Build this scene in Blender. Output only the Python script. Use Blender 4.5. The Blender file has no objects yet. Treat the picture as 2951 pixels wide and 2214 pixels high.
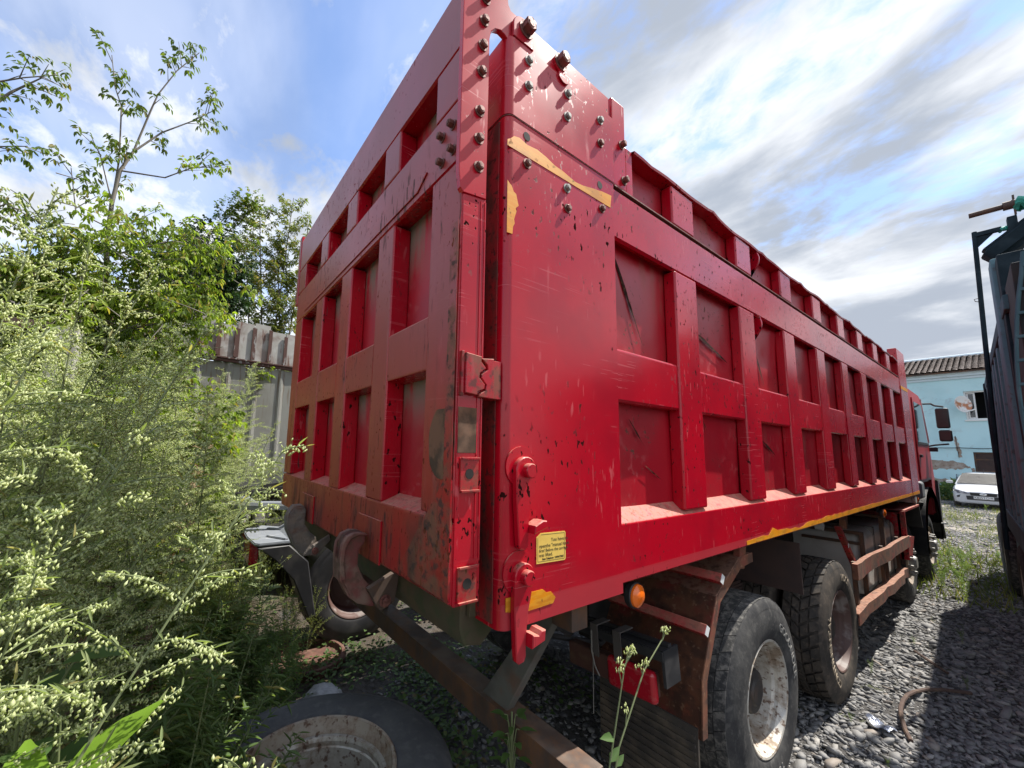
import bpy, bmesh, math, random
import numpy as np
from mathutils import Vector, Matrix, Euler
R = math.radians
SC = bpy.context.scene
COL = SC.collection

# ---------------------------------------------------------------- camera
cam_d = bpy.data.cameras.new('camera')
cam = bpy.data.objects.new('camera', cam_d); COL.objects.link(cam)
cam.matrix_world = Matrix((( 0.58911434, 0.09090386, 0.80292016, 0.99584),
                           ( 0.80772050,-0.09460689,-0.58192536,-0.84857),
                           ( 0.02306252, 0.99135565,-0.12915918, 1.98720),
                           ( 0, 0, 0, 1)))
cam_d.sensor_fit = 'HORIZONTAL'; cam_d.sensor_width = 36
cam_d.lens = 14.002; cam_d.shift_x = 0.03935; cam_d.shift_y = 0.01279
cam_d.clip_start = 0.02; cam_d.clip_end = 3000
SC.camera = cam

# ---------------------------------------------------------------- sun and sky
SUN = Vector((0.14, 0.55, 0.82)).normalized()
sun_d = bpy.data.lights.new('sun', 'SUN'); sun_d.energy = 3.9; sun_d.angle = R(0.55); sun_d.color = (1, .95, .87)
sun = bpy.data.objects.new('sun', sun_d); COL.objects.link(sun)
sun.rotation_euler = SUN.to_track_quat('Z', 'Y').to_euler()
W = bpy.data.worlds.new('World'); SC.world = W; W.use_nodes = True
nt = W.node_tree; nt.nodes.clear()
def wn(t, **k):
    n = nt.nodes.new(t)
    for a, b in k.items(): setattr(n, a, b)
    return n
def wl(a, b): nt.links.new(a, b)
def wmath(op, a, b=None, clamp=False):
    n = wn('ShaderNodeMath', operation=op, use_clamp=clamp)
    for i, v in enumerate((a, b)):
        if v is None: continue
        if isinstance(v, (int, float)): n.inputs[i].default_value = v
        else: wl(v, n.inputs[i])
    return n.outputs[0]
def wrange(v, a, b, c=0.0, d=1.0):
    n = wn('ShaderNodeMapRange', interpolation_type='SMOOTHSTEP')
    wl(v, n.inputs[0])
    for i, x in zip((1, 2, 3, 4), (a, b, c, d)): n.inputs[i].default_value = x
    return n.outputs[0]
sky = wn('ShaderNodeTexSky', sky_type='NISHITA', sun_disc=False)
sky.sun_elevation = math.asin(SUN.z); sky.sun_rotation = math.atan2(SUN.x, SUN.y)
sky.air_density = 1.0; sky.dust_density = .1; sky.ozone_density = 2.0
tc = wn('ShaderNodeTexCoord')
sep = wn('ShaderNodeSeparateXYZ'); wl(tc.outputs['Generated'], sep.inputs[0])
den = wmath('ADD', wmath('MAXIMUM', sep.outputs[2], 0.0), 0.27)
cmb = wn('ShaderNodeCombineXYZ')
wl(wmath('DIVIDE', sep.outputs[0], den), cmb.inputs[0]); wl(wmath('DIVIDE', sep.outputs[1], den), cmb.inputs[1])
def wnoise(scale, detail, rough, dist=0.0, rot=0.0, st=(1, 1, 1), off=(0, 0, 0)):
    m = wn('ShaderNodeMapping'); wl(cmb.outputs[0], m.inputs[0])
    m.inputs['Rotation'].default_value = (0, 0, rot); m.inputs['Scale'].default_value = st; m.inputs['Location'].default_value = off
    n = wn('ShaderNodeTexNoise'); wl(m.outputs[0], n.inputs['Vector'])
    n.inputs['Scale'].default_value = scale; n.inputs['Detail'].default_value = detail
    n.inputs['Roughness'].default_value = rough; n.inputs['Distortion'].default_value = dist
    return n.outputs['Fac']
big = wnoise(.62, 3, .5, .3, .4, (1, 1.5, 1), (7.0, 4.01, 0))
mid = wnoise(3.6, 9, .58, .35, .6, (1, 1.35, 1), (.4, 2.2, 0))
fine = wnoise(13.0, 6, .62, .3, .75, (1, 1.4, 1))
d0 = wmath('ADD', wmath('MULTIPLY', big, .75), wmath('MULTIPLY', mid, .95))
d0 = wmath('ADD', d0, wmath('MULTIPLY', fine, .40))
d0 = wmath('ADD', d0, wmath('ADD', wmath('MULTIPLY', sep.outputs[1], .07), wmath('MULTIPLY', sep.outputs[0], .05)))
d0 = wmath('ADD', d0, wrange(sep.outputs[2], 0.02, .45, .17, 0.0))
veil = wrange(wnoise(1.1, 5, .55, .5, .5, (1, 2.4, 1), (7, 3, 0)), .28, .72, .12, .42)
cover = wmath('MAXIMUM', wrange(d0, .86, 1.18), veil)
# grey bellies where the deck is thick, more of it low toward the sun's side
thick = wrange(wmath('ADD', wmath('ADD', wmath('MULTIPLY', wnoise(1.25, 6, .52, .5, .6, (1, 2.0, 1), (5.3, .4, 0)), 1.0), wmath('MULTIPLY', mid, .30)), wmath('MULTIPLY', sep.outputs[1], .16)), .64, .90)
ccol = wn('ShaderNodeMix', data_type='RGBA')
wl(thick, ccol.inputs['Factor'])
ccol.inputs['A'].default_value = (3.95, 4.05, 4.2, 1); ccol.inputs['B'].default_value = (1.75, 1.95, 2.3, 1)
blue = wn('ShaderNodeMix', data_type='RGBA', blend_type='MULTIPLY'); blue.inputs['Factor'].default_value = 1
wl(sky.outputs[0], blue.inputs['A']); blue.inputs['B'].default_value = (.88, .92, 1.02, 1)
cmix = wn('ShaderNodeMix', data_type='RGBA')
wl(cover, cmix.inputs['Factor']); wl(blue.outputs['Result'], cmix.inputs['A']); wl(ccol.outputs['Result'], cmix.inputs['B'])
bg = wn('ShaderNodeBackground'); bg.inputs['Strength'].default_value = .125
wl(cmix.outputs['Result'], bg.inputs['Color'])
wo = wn('ShaderNodeOutputWorld'); wl(bg.outputs[0], wo.inputs[0])
SC.view_settings.view_transform = 'Standard'; SC.view_settings.look = 'None'
SC.view_settings.exposure = 1.2; SC.view_settings.gamma = 1
try: SC.view_settings.use_curve_mapping = False
except Exception: pass
SC.cycles.max_bounces = 8; SC.cycles.transparent_max_bounces = 6
SC.cycles.caustics_reflective = False; SC.cycles.caustics_refractive = False

# ---------------------------------------------------------------- materials
class Mat:
    """small node builder: base colour, then layers (colour, mask, amount)"""
    def __init__(s, name, base, rough=.6, metal=0., coord='pos', spec=.5, coat=0.):
        s.m = bpy.data.materials.new(name); s.m.use_nodes = True
        s.nt = s.m.node_tree; s.b = s.nt.nodes['Principled BSDF']
        s.b.inputs['Roughness'].default_value = rough; s.b.inputs['Metallic'].default_value = metal
        s.b.inputs['Specular IOR Level'].default_value = spec
        if coat: s.b.inputs['Coat Weight'].default_value = coat; s.b.inputs['Coat Roughness'].default_value = .12
        g = s.nt.nodes.new('ShaderNodeNewGeometry'); s.geo = g
        if coord == 'pos': s.co = g.outputs['Position']
        else: s.co = s.nt.nodes.new('ShaderNodeTexCoord').outputs['Object']
        rgb = s.nt.nodes.new('ShaderNodeRGB'); rgb.outputs[0].default_value = (*base, 1)
        s.c = rgb.outputs[0]; s.r = None; s.rough0 = rough
        s.nt.links.new(s.c, s.b.inputs['Base Color'])
    def link(s, a, b): s.nt.links.new(a, b)
    def math(s, op, a, b=None):
        n = s.nt.nodes.new('ShaderNodeMath'); n.operation = op
        for i, v in enumerate((a, b)):
            if v is None: continue
            if isinstance(v, (int, float)): n.inputs[i].default_value = v
            else: s.link(v, n.inputs[i])
        return n.outputs[0]
    def rng(s, v, a, b, c=0., d=1.):
        n = s.nt.nodes.new('ShaderNodeMapRange'); n.interpolation_type = 'SMOOTHSTEP'; s.link(v, n.inputs[0])
        for i, x in zip((1, 2, 3, 4), (a, b, c, d)): n.inputs[i].default_value = x
        return n.outputs[0]
    def noise(s, scale, lo, hi, st=None, detail=4, rough=.55, dist=0., rot=None, off=None):
        v = s.co
        if st or rot or off:
            m = s.nt.nodes.new('ShaderNodeMapping'); s.link(v, m.inputs[0])
            if rot: m.inputs['Rotation'].default_value = rot
            if st: m.inputs['Scale'].default_value = st
            if off: m.inputs['Location'].default_value = off
            v = m.outputs[0]
        n = s.nt.nodes.new('ShaderNodeTexNoise'); s.link(v, n.inputs['Vector'])
        n.inputs['Scale'].default_value = scale; n.inputs['Detail'].default_value = detail
        n.inputs['Roughness'].default_value = rough; n.inputs['Distortion'].default_value = dist
        return s.rng(n.outputs['Fac'], lo, hi) if lo is not None else n.outputs['Fac']
    def axis(s, what, i, a, b):
        sp = s.nt.nodes.new('ShaderNodeSeparateXYZ')
        s.link(s.geo.outputs['Normal' if what == 'n' else 'Position'] if what in 'np' else s.co, sp.inputs[0])
        return s.rng(sp.outputs[i], a, b)
    def rand(s, a=0., b=1.):
        o = s.nt.nodes.new('ShaderNodeObjectInfo'); return s.rng(o.outputs['Random'], 0, 1, a, b)
    def island(s, a=0., b=1.):
        return s.rng(s.geo.outputs['Random Per Island'], 0, 1, a, b)
    def mul(s, *a):
        o = a[0]
        for v in a[1:]: o = s.math('MULTIPLY', o, v)
        return o
    def layer(s, col, mask, amount=1., rough=None):
        mx = s.nt.nodes.new('ShaderNodeMix'); mx.data_type = 'RGBA'
        f = s.math('MULTIPLY', mask, amount) if amount != 1. else mask
        s.link(f, mx.inputs['Factor']); s.link(s.c, mx.inputs['A']); mx.inputs['B'].default_value = (*col, 1)
        s.c = mx.outputs['Result']; s.link(s.c, s.b.inputs['Base Color'])
        if rough is not None:
            m2 = s.nt.nodes.new('ShaderNodeMix'); m2.data_type = 'FLOAT'
            s.link(f, m2.inputs['Factor'])
            if s.r is None: m2.inputs['A'].default_value = s.rough0
            else: s.link(s.r, m2.inputs['A'])
            m2.inputs['B'].default_value = rough; s.r = m2.outputs['Result']; s.link(s.r, s.b.inputs['Roughness'])
        return s
    def bump(s, mask, dist=.002, strength=1.):
        n = s.nt.nodes.new('ShaderNodeBump'); n.inputs['Distance'].default_value = dist; n.inputs['Strength'].default_value = strength
        s.link(mask, n.inputs['Height'])
        prev = s.b.inputs['Normal']
        if prev.is_linked: s.link(prev.links[0].from_socket, n.inputs['Normal'])
        s.link(n.outputs[0], s.b.inputs['Normal']); return s
    def leaf(s, trans=.35, col=None):
        """thin leaf: mix in translucency"""
        t = s.nt.nodes.new('ShaderNodeBsdfTranslucent'); mx = s.nt.nodes.new('ShaderNodeMixShader')
        mm = s.nt.nodes.new('ShaderNodeMix'); mm.data_type = 'RGBA'; mm.blend_type = 'MULTIPLY'; mm.inputs['Factor'].default_value = 1
        s.link(s.c, mm.inputs['A']); mm.inputs['B'].default_value = (*(col or (1.5, 1.6, .7)), 1)
        s.link(mm.outputs['Result'], t.inputs[0])
        out = s.nt.nodes['Material Output']; mx.inputs[0].default_value = trans
        s.link(s.b.outputs[0], mx.inputs[1]); s.link(t.outputs[0], mx.inputs[2]); s.link(mx.outputs[0], out.inputs['Surface'])
        return s

def red_paint(name, rear=False, dirty=0., chips=1.):
    m = Mat(name, (.47, .003, .016), rough=.22, coat=.0, spec=.5)
    m.layer((.34, .004, .016), m.noise(2.3, .40, .68), .8)
    m.layer((.52, .030, .045), m.noise(1.1, .50, .80, off=(4, 2, 1)), .35, .42)
    # chalky run marks down the paint, a few fine scratches
    m.layer((.62, .13, .14), m.mul(m.noise(46, .62, .69, st=(1, 1, .20), detail=2), m.noise(2.6, .48, .64)), .50, .6)
    m.layer((.56, .10, .11), m.mul(m.noise(9, .60, .72, st=(3, 3, .35), detail=3), m.noise(3, .48, .66)), .35, .6)
    m.layer((.60, .15, .16), m.mul(m.noise(5, .640, .665, st=(.5, .5, 22), detail=1, rot=(R(24), 0, 0)), m.noise(2.2, .54, .66)), .34, .55)
    m.layer((.60, .13, .15), m.mul(m.noise(4, .650, .675, st=(.5, .5, 26), detail=1, rot=(R(-15), 0, 0)), m.noise(1.8, .54, .66, off=(3, 3, 3))), .34, .55)
    # chips down to brown steel, in patches
    ch = m.mul(m.noise(50, .648, .662, st=(1, 1, .55), detail=2), m.noise(1.7, .38, .54, off=(1, 7, 2)))
    m.layer((.020, .008, .007), ch, .97 * chips, .9)
    big_ = m.mul(m.noise(24, .70, .72, st=(1, 1, .4), detail=5), m.noise(1.3, .50, .62, off=(5, 1, 2)))
    m.layer((.035, .013, .009), big_, .95 * chips, .9)
    m.link(m.math('MULTIPLY', m.math('SUBTRACT', 1., m.math('MAXIMUM', ch, big_)), .5), m.b.inputs['Specular IOR Level'])
    m.bump(m.math('SUBTRACT', 1., ch), .0006, .3)
    m.bump(m.noise(1.6, None, None, detail=2), .012, .35)
    # pale scoured band along the lower edge
    m.layer((.40, .045, .055), m.mul(m.axis('p', 2, 1.512, 1.500), m.axis('n', 0, .5, .9)), .55, .5)
    if rear:
        back = m.axis('n', 1, -.55, -.9)
        m.layer((.25, .048, .030), m.mul(back, m.noise(3, .10, .62, st=(1, 1, .45), detail=6)), .72, .50)
        m.layer((.24, .060, .070), m.mul(back, m.axis('p', 2, 2.7, 3.5)), .45, .28)  # mauve sky reflection put into the colour, stronger toward the top
        m.layer((.10, .050, .026), m.mul(back, m.noise(9, .52, .74, st=(2, 2, .25), detail=5), m.axis('p', 2, 2.6, 1.5)), .85, .75)
        m.layer((.028, .016, .012), m.mul(m.noise(24, .58, .66, st=(2.2, 2.2, .30), detail=4), m.noise(2.0, .50, .64)), .88, .8)
        m.layer((.030, .020, .014), m.mul(back, m.noise(5, .50, .62, st=(1.5, 1, .3), detail=7), m.axis('p', 2, 1.82, 1.60)), .75, .85)
    if dirty:
        m.layer((.15, .070, .038), m.noise(12, .40, .64, detail=6, rough=.7), dirty, .85)
        m.layer((.04, .025, .018), m.noise(30, .53, .67, detail=4), dirty, .9)
    # dust that settled on anything level
    up = m.axis('n', 2, .35, .8)
    m.layer((.46, .20, .145), m.mul(up, m.noise(25, .2, .62, detail=6, rough=.7)), .88, .9)
    m.layer((.22, .10, .06), m.mul(up, m.noise(60, .52, .66)), .6, .9)
    return m.m

M = {}
M['red'] = red_paint('red_paint')
M['red_rear'] = red_paint('dusty_red_paint', rear=True)
M['red_dirty'] = red_paint('muddy_red_paint', dirty=.75)
x = Mat('rear_flange_paint', (.30, .008, .014), rough=.5)
x.layer((.085, .03, .02), x.noise(14, .42, .62, st=(1, 1, .5), detail=6), .9, .85).layer((.03, .018, .014), x.noise(50, .55, .66), .8, .9); M['red_flange'] = x.m
x = Mat('red_recess', (.38, .003, .014), rough=.38)
x.layer((.30, .012, .02), x.noise(2, .4, .65), .8)
x.layer((.46, .07, .075), x.mul(x.noise(22, .52, .68, detail=5), x.noise(2.2, .46, .64)), .5, .7)
x.layer((.25, .18, .13), x.mul(x.noise(5, .45, .7, st=(2, 2, .5), detail=5), x.noise(1.7, .48, .64, off=(2, 9, 4))), .25, .9)
x.layer((.08, .035, .02), x.mul(x.noise(38, .62, .67), x.noise(2, .45, .6)), .9, .9)
x.bump(x.noise(3, None, None, detail=2), .02, .5); M['red_sheet'] = x.m
x = Mat('red_recess_rear', (.40, .003, .013), rough=.45)
x.layer((.30, .006, .016), x.noise(3, .4, .65), .7)
for lo_, hi_ in ((2.62, 2.97), (2.02, 2.27), (3.26, 3.42)):      # grime the rain never reaches, hanging down from each rail
    band = x.mul(x.axis('p', 2, lo_, hi_), x.axis('p', 2, hi_ + .012, hi_ + .002))
    x.layer((.17, .165, .12), x.mul(band, x.noise(5, .34, .56, st=(2.6, 2.6, .6), detail=6)), .92, .9)
x.layer((.50, .09, .09), x.mul(x.noise(24, .56, .68, detail=5), x.noise(2.4, .46, .62)), .5, .7)
M['red_sheet_rear'] = x.m
x = Mat('rust_red', (.22, .030, .024), rough=.75)
x.layer((.17, .070, .034), x.noise(5, .30, .54, detail=7, rough=.7), .95, .9).layer((.07, .034, .022), x.noise(11, .45, .62, detail=6), .85, .9)
x.layer((.36, .20, .12), x.noise(40, .6, .7), .5, .9); x.layer((.40, .22, .15), x.mul(x.axis('n', 2, .4, .8), x.noise(30, .3, .6)), .6); M['rust'] = x.m
x = Mat('brown_steel', (.075, .048, .036), rough=.7)
x.layer((.16, .07, .03), x.noise(8, .42, .64, detail=7, rough=.7, st=(1, 1, .5)), .8, .85).layer((.035, .028, .024), x.noise(4, .5, .7), .6)
x.layer((.30, .24, .19), x.mul(x.axis('n', 2, .5, .9), x.noise(6, .35, .75, detail=6)), .45, .85); M['steel'] = x.m
x = Mat('grey_cast_steel', (.16, .14, .125), rough=.8)
x.layer((.24, .19, .15), x.noise(15, .45, .7, detail=6), .7).layer((.16, .07, .045), x.noise(9, .5, .66, detail=6), .7).bump(x.noise(45, None, None, detail=5), .008, .8); M['cast'] = x.m
x = Mat('bolt_steel', (.22, .09, .075), rough=.55, metal=.4); x.layer((.10, .04, .03), x.noise(60, .45, .65), .8, .8); M['bolt'] = x.m
x = Mat('zinc_bolt', (.30, .29, .27), rough=.65, metal=.2); x.layer((.17, .12, .09), x.noise(70, .5, .66), .7, .8); M['zinc'] = x.m
x = Mat('black_shade', (.012, .012, .012), rough=.85); x.layer((.03, .022, .017), x.noise(8, .4, .7), .8); M['black'] = x.m
x = Mat('yellow_tape', (.74, .27, .006), rough=.55, spec=.2)
x.layer((.46, .18, .02), x.noise(7, .42, .66, st=(1, 1, 2), detail=7), .75).layer((.74, .40, .04), x.noise(90, .5, .6, st=(1, .12, 1), detail=1), .35)
x.layer((.2, .08, .02), x.noise(30, .62, .7), .8, .8); M['tape'] = x.m
x = Mat('yellow_sticker', (.82, .56, .12), rough=.45); x.layer((.60, .38, .08), x.noise(40, .5, .75), .4); M['sticker'] = x.m
M['ink'] = Mat('black_ink', (.03, .022, .01), rough=.7).m
x = Mat('orange_lens', (.85, .16, .01), rough=.2, coat=.6); M['orange'] = x.m
x = Mat('red_lens', (.42, .008, .02), rough=.25, coat=.5); x.layer((.25, .1, .08), x.noise(30, .5, .75), .3, .6); M['redlens'] = x.m
def rubber(name, base, dust, amount, coord='obj'):
    x = Mat(name, base, rough=.78, coord=coord, spec=.35)
    x.layer(dust, x.noise(5, .35, .75, detail=7, rough=.7), amount, .92)
    x.layer(dust, x.noise(26, .52, .68, detail=5), amount * .8, .92)
    x.bump(x.noise(60, None, None, detail=4), .003, .5)
    return x.m
M['rubber'] = rubber('tyre_rubber', (.024, .024, .026), (.13, .125, .115), .55)
M['rubber_brown'] = rubber('dusty_tyre_rubber', (.028, .026, .024), (.16, .125, .095), .6)
M['rubber_old'] = rubber('old_tyre_rubber', (.075, .078, .084), (.15, .15, .148), .6)
x = Mat('tread_top', (.04, .04, .04), rough=.9, coord='obj'); x.layer((.17, .16, .145), x.noise(22, .44, .62, detail=6, rough=.7), .9); M['tread'] = x.m
x = Mat('silver_rim', (.52, .50, .45), rough=.42, metal=.35, coord='obj')
x.layer((.24, .17, .11), x.noise(7, .42, .66, detail=7, rough=.7), .85, .85).layer((.12, .06, .035), x.noise(34, .55, .66, detail=4), .85, .9); M['rim'] = x.m
x = Mat('brown_rim', (.10, .055, .045), rough=.6, coord='obj'); x.layer((.30, .27, .25), x.noise(7, .5, .68, detail=5), .7, .7); M['rim_brown'] = x.m
x = Mat('white_rusty_rim', (.36, .31, .25), rough=.6, coord='obj')
x.layer((.20, .12, .075), x.noise(13, .40, .66, detail=8, rough=.75), .85, .9).layer((.10, .045, .025), x.noise(34, .56, .68, detail=4), .85, .9); M['rim_rusty'] = x.m
x = Mat('fuel_tank_alloy', (.58, .57, .54), rough=.5, metal=.2); x.layer((.40, .37, .33), x.noise(4, .4, .7, detail=5), .7, .7); M['tank'] = x.m
x = Mat('grey_strap', (.20, .19, .17), rough=.7); x.layer((.3, .25, .2), x.noise(20, .5, .7), .5); M['strap'] = x.m
x = Mat('black_plastic', (.018, .018, .02), rough=.5); x.layer((.08, .075, .07), x.noise(6, .45, .75, detail=5), .5, .8); M['plastic'] = x.m
x = Mat('grey_plastic', (.20, .215, .235), rough=.5); x.layer((.34, .35, .36), x.noise(9, .5, .7, detail=5), .6, .7); M['plastic_grey'] = x.m
x = Mat('rubber_mudflap', (.05, .042, .035), rough=.8); x.layer((.17, .13, .09), x.noise(7, .4, .7, detail=6), .8); M['mudflap'] = x.m
x = Mat('cab_red', (.45, .006, .016), rough=.45); M['cab'] = x.m
x = Mat('window_glass', (.02, .025, .03), rough=.06, spec=.8); M['glass'] = x.m
x = Mat('mirror_glass', (.015, .018, .018), rough=.15); M['mirror'] = x.m
x = Mat('white_paint', (.80, .80, .78), rough=.35); M['white'] = x.m

# ---------------------------------------------------------------- mesh helpers
def link(name, me, mat=None, parent=None, loc=None, **props):
    o = bpy.data.objects.new(name, me); COL.objects.link(o)
    if mat is not None and me is not None and not me.materials: me.materials.append(mat)
    if parent is not None: o.parent = parent
    if loc is not None: o.location = loc
    for k, v in props.items(): o[k] = v
    return o
def thing(name, label, cat, group=None, loc=(0, 0, 0), rot=(0, 0, 0)):
    o = bpy.data.objects.new(name, None); COL.objects.link(o); o.location = loc; o.rotation_euler = rot
    o.empty_display_size = .1
    o['label'] = label; o['category'] = cat
    if group: o['group'] = group
    return o
def tag(o, label, cat, group=None):
    o['label'] = label; o['category'] = cat
    if group: o['group'] = group
    return o
class MB:
    def __init__(s): s.bm = bmesh.new()
    def box(s, x0, x1, y0, y1, z0, z1, bev=0., seg=2, mtx=None):
        vs = [s.bm.verts.new((x, y, z)) for x in (x0, x1) for y in (y0, y1) for z in (z0, z1)]
        fs = [s.bm.faces.new([vs[i] for i in q]) for q in ((0, 1, 3, 2), (4, 6, 7, 5), (0, 4, 5, 1), (2, 3, 7, 6), (0, 2, 6, 4), (1, 5, 7, 3))]
        if mtx: bmesh.ops.transform(s.bm, matrix=mtx, verts=vs)
        if bev:
            es = list({e for f in fs for e in f.edges})
            bmesh.ops.bevel(s.bm, geom=es, offset=bev, segments=seg, affect='EDGES', profile=.5, clamp_overlap=True)
        return s
    def prism(s, poly, axis, a, b, bev=0., seg=1, mtx=None):
        """poly: 2-D points in the two other axes (x: (y,z); y: (x,z); z: (x,y)); extruded from a to b"""
        def p(q, t): return {'x': (t, q[0], q[1]), 'y': (q[0], t, q[1]), 'z': (q[0], q[1], t)}[axis]
        A = [s.bm.verts.new(p(q, a)) for q in poly]; B = [s.bm.verts.new(p(q, b)) for q in poly]
        n = len(poly); fs = [s.bm.faces.new(A), s.bm.faces.new(B[::-1])]
        for i in range(n): fs.append(s.bm.faces.new((A[i], B[i], B[(i + 1) % n], A[(i + 1) % n])))
        if mtx: bmesh.ops.transform(s.bm, matrix=mtx, verts=A + B)
        bmesh.ops.recalc_face_normals(s.bm, faces=fs)
        if bev:
            es = list({e for f in fs[:2] for e in f.edges})
            bmesh.ops.bevel(s.bm, geom=es, offset=bev, segments=seg, affect='EDGES', clamp_overlap=True)
        return s
    def cyl(s, p, q, r, n=16, r2=None, cap=True, bev=0.):
        p, q = Vector(p), Vector(q); d = (q - p); L = d.length
        m = Matrix.Translation((p + q) / 2) @ d.to_track_quat('Z', 'Y').to_matrix().to_4x4()
        g = bmesh.ops.create_cone(s.bm, cap_ends=cap, segments=n, radius1=r, radius2=r if r2 is None else r2, depth=L, matrix=m)
        if bev:
            es = [e for e in {e for v in g['verts'] for e in v.link_edges} if len(e.link_faces) == 2 and any(len(f.verts) > 4 for f in e.link_faces)]
            bmesh.ops.bevel(s.bm, geom=es, offset=bev, segments=1, affect='EDGES')
        return s
    def tube(s, pts, r, n=6, taper=None):
        pts = [Vector(p) for p in pts]; rings = []
        up = Vector((0.13, .31, .94)).normalized()
        for i, p in enumerate(pts):
            t = (pts[min(i + 1, len(pts) - 1)] - pts[max(i - 1, 0)]).normalized()
            a = t.cross(up)
            if a.length < .05: a = t.cross(Vector((1, 0, 0)))
            a.normalize(); b = t.cross(a)
            rr = r[i] if isinstance(r, (list, tuple)) else (r if taper is None else r * (1 - (1 - taper) * i / (len(pts) - 1)))
            rings.append([s.bm.verts.new(p + (a * math.cos(k * 2 * math.pi / n) + b * math.sin(k * 2 * math.pi / n)) * rr) for k in range(n)])
        for A, B in zip(rings, rings[1:]):
            for k in range(n): s.bm.faces.new((A[k], A[(k + 1) % n], B[(k + 1) % n], B[k]))
        s.bm.faces.new(rings[0][::-1]); s.bm.faces.new(rings[-1])
        return s
    def lathe(s, prof, n=32, axis='x', mtx=None, a0=0., a1=2 * math.pi):
        """prof: (axial, radius) pairs"""
        full = abs(a1 - a0 - 2 * math.pi) < 1e-6; m = n if full else n + 1
        rings = []
        for h, r in prof:
            ring = []
            for k in range(m):
                t = a0 + (a1 - a0) * k / n; c, sn = r * math.cos(t), r * math.sin(t)
                ring.append(s.bm.verts.new({'x': (h, c, sn), 'y': (c, h, sn), 'z': (c, sn, h)}[axis]))
            rings.append(ring)
        for A, B in zip(rings, rings[1:]):
            for k in range(n if not full else n):
                j = (k + 1) % m
                s.bm.faces.new((A[k], A[j], B[j], B[k]))
        if mtx: bmesh.ops.transform(s.bm, matrix=mtx, verts=[v for g in rings for v in g])
        return s
    def quad(s, *p):
        s.bm.faces.new([s.bm.verts.new(q) for q in p]); return s
    def mesh(s, name, sharp=35, flat=False, normals=True):
        if normals: bmesh.ops.recalc_face_normals(s.bm, faces=s.bm.faces[:])
        me = bpy.data.meshes.new(name); s.bm.to_mesh(me); s.bm.free()
        if not flat:
            me.shade_smooth(); me.set_sharp_from_angle(angle=R(sharp))
        return me
    def build(s, name, mat, parent=None, loc=None, sharp=35, flat=False, **props):
        o = link(name, s.mesh(name, sharp, flat), mat, parent, loc, **props)
        if not flat:
            w = o.modifiers.new('weighted_normals', 'WEIGHTED_NORMAL'); w.keep_sharp = True; w.weight = 80
        return o
def np_mesh(name, V, F):
    """V (n,3) array, F list/array of faces with the same vertex count"""
    V = np.asarray(V, np.float32); F = np.asarray(F, np.int32)
    me = bpy.data.meshes.new(name); nf, k = F.shape
    me.vertices.add(len(V)); me.vertices.foreach_set('co', V.ravel())
    me.loops.add(nf * k); me.loops.foreach_set('vertex_index', F.ravel())
    me.polygons.add(nf); me.polygons.foreach_set('loop_start', np.arange(0, nf * k, k, dtype=np.int32))
    me.polygons.foreach_set('loop_total', np.full(nf, k, np.int32))
    me.update(calc_edges=True); me.validate(); return me
def text_mesh(body, size, align='LEFT', bold=0., extrude=.0006, space=1., xs=1.):
    cu = bpy.data.curves.new('lettering', 'FONT'); cu.body = body; cu.size = size; cu.align_x = align; cu.extrude = extrude
    cu.offset = bold; cu.space_character = space; cu.resolution_u = 3
    o = bpy.data.objects.new('lettering', cu); COL.objects.link(o)
    dg = bpy.context.evaluated_depsgraph_get(); me = bpy.data.meshes.new_from_object(o.evaluated_get(dg))
    bpy.data.objects.remove(o); bpy.data.curves.remove(cu); me.materials.clear(); me.name = 'lettering'
    if xs != 1.:
        for v in me.vertices: v.co.x *= xs
    return me
def copy_tree(o, parent=None):
    c = o.copy(); COL.objects.link(c)
    if parent is not None: c.parent = parent
    for ch in list(o.children): copy_tree(ch, c)
    return c
random.seed(7); rng = np.random.default_rng(7)
# ================================================================ red dump truck
x = Mat('torn_rust', (.030, .012, .008), rough=.95, spec=.1); x.layer((.16, .07, .035), x.noise(40, .52, .70, detail=5), .7); M['gouge'] = x.m
x = Mat('weathered_strut', (.13, .125, .11), rough=.75); x.layer((.17, .08, .05), x.noise(7, .5, .66, detail=6), .7).layer((.05, .045, .04), x.noise(4, .5, .7), .6); M['strut'] = x.m
x = Mat('dark_rust_plate', (.055, .030, .024), rough=.8); x.layer((.03, .02, .018), x.noise(6, .4, .7), .7); M['rust_dark'] = x.m
x = Mat('dim_lamp_body', (.09, .04, .03), rough=.5); x.layer((.14, .09, .05), x.noise(20, .5, .7), .6); M['lampbody'] = x.m
x = Mat('dusty_webbing', (.075, .065, .058), rough=.9); M['strapdark'] = x.m
x = Mat('worn_hook_red', (.16, .045, .04), rough=.75); x.layer((.19, .13, .10), x.noise(9, .42, .62, detail=7), .85).layer((.09, .05, .035), x.noise(22, .5, .66, detail=5), .8); M['hook_red'] = x.m
M['red_mud'] = red_paint('mud_caked_red_paint', rear=True, dirty=.85)
ROOTS = []
truck = thing('dump_truck', 'red dump truck with ribbed steel tipper body, dusty tailgate and hooks, filling the middle', 'dump truck', loc=(-1.13, 4.2, 0))
ROOTS.append(truck)
XL = -2.36                       # far side of the body
RIBY = [1.179 + .82 * i for i in range(8)]; RW = .238

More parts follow.
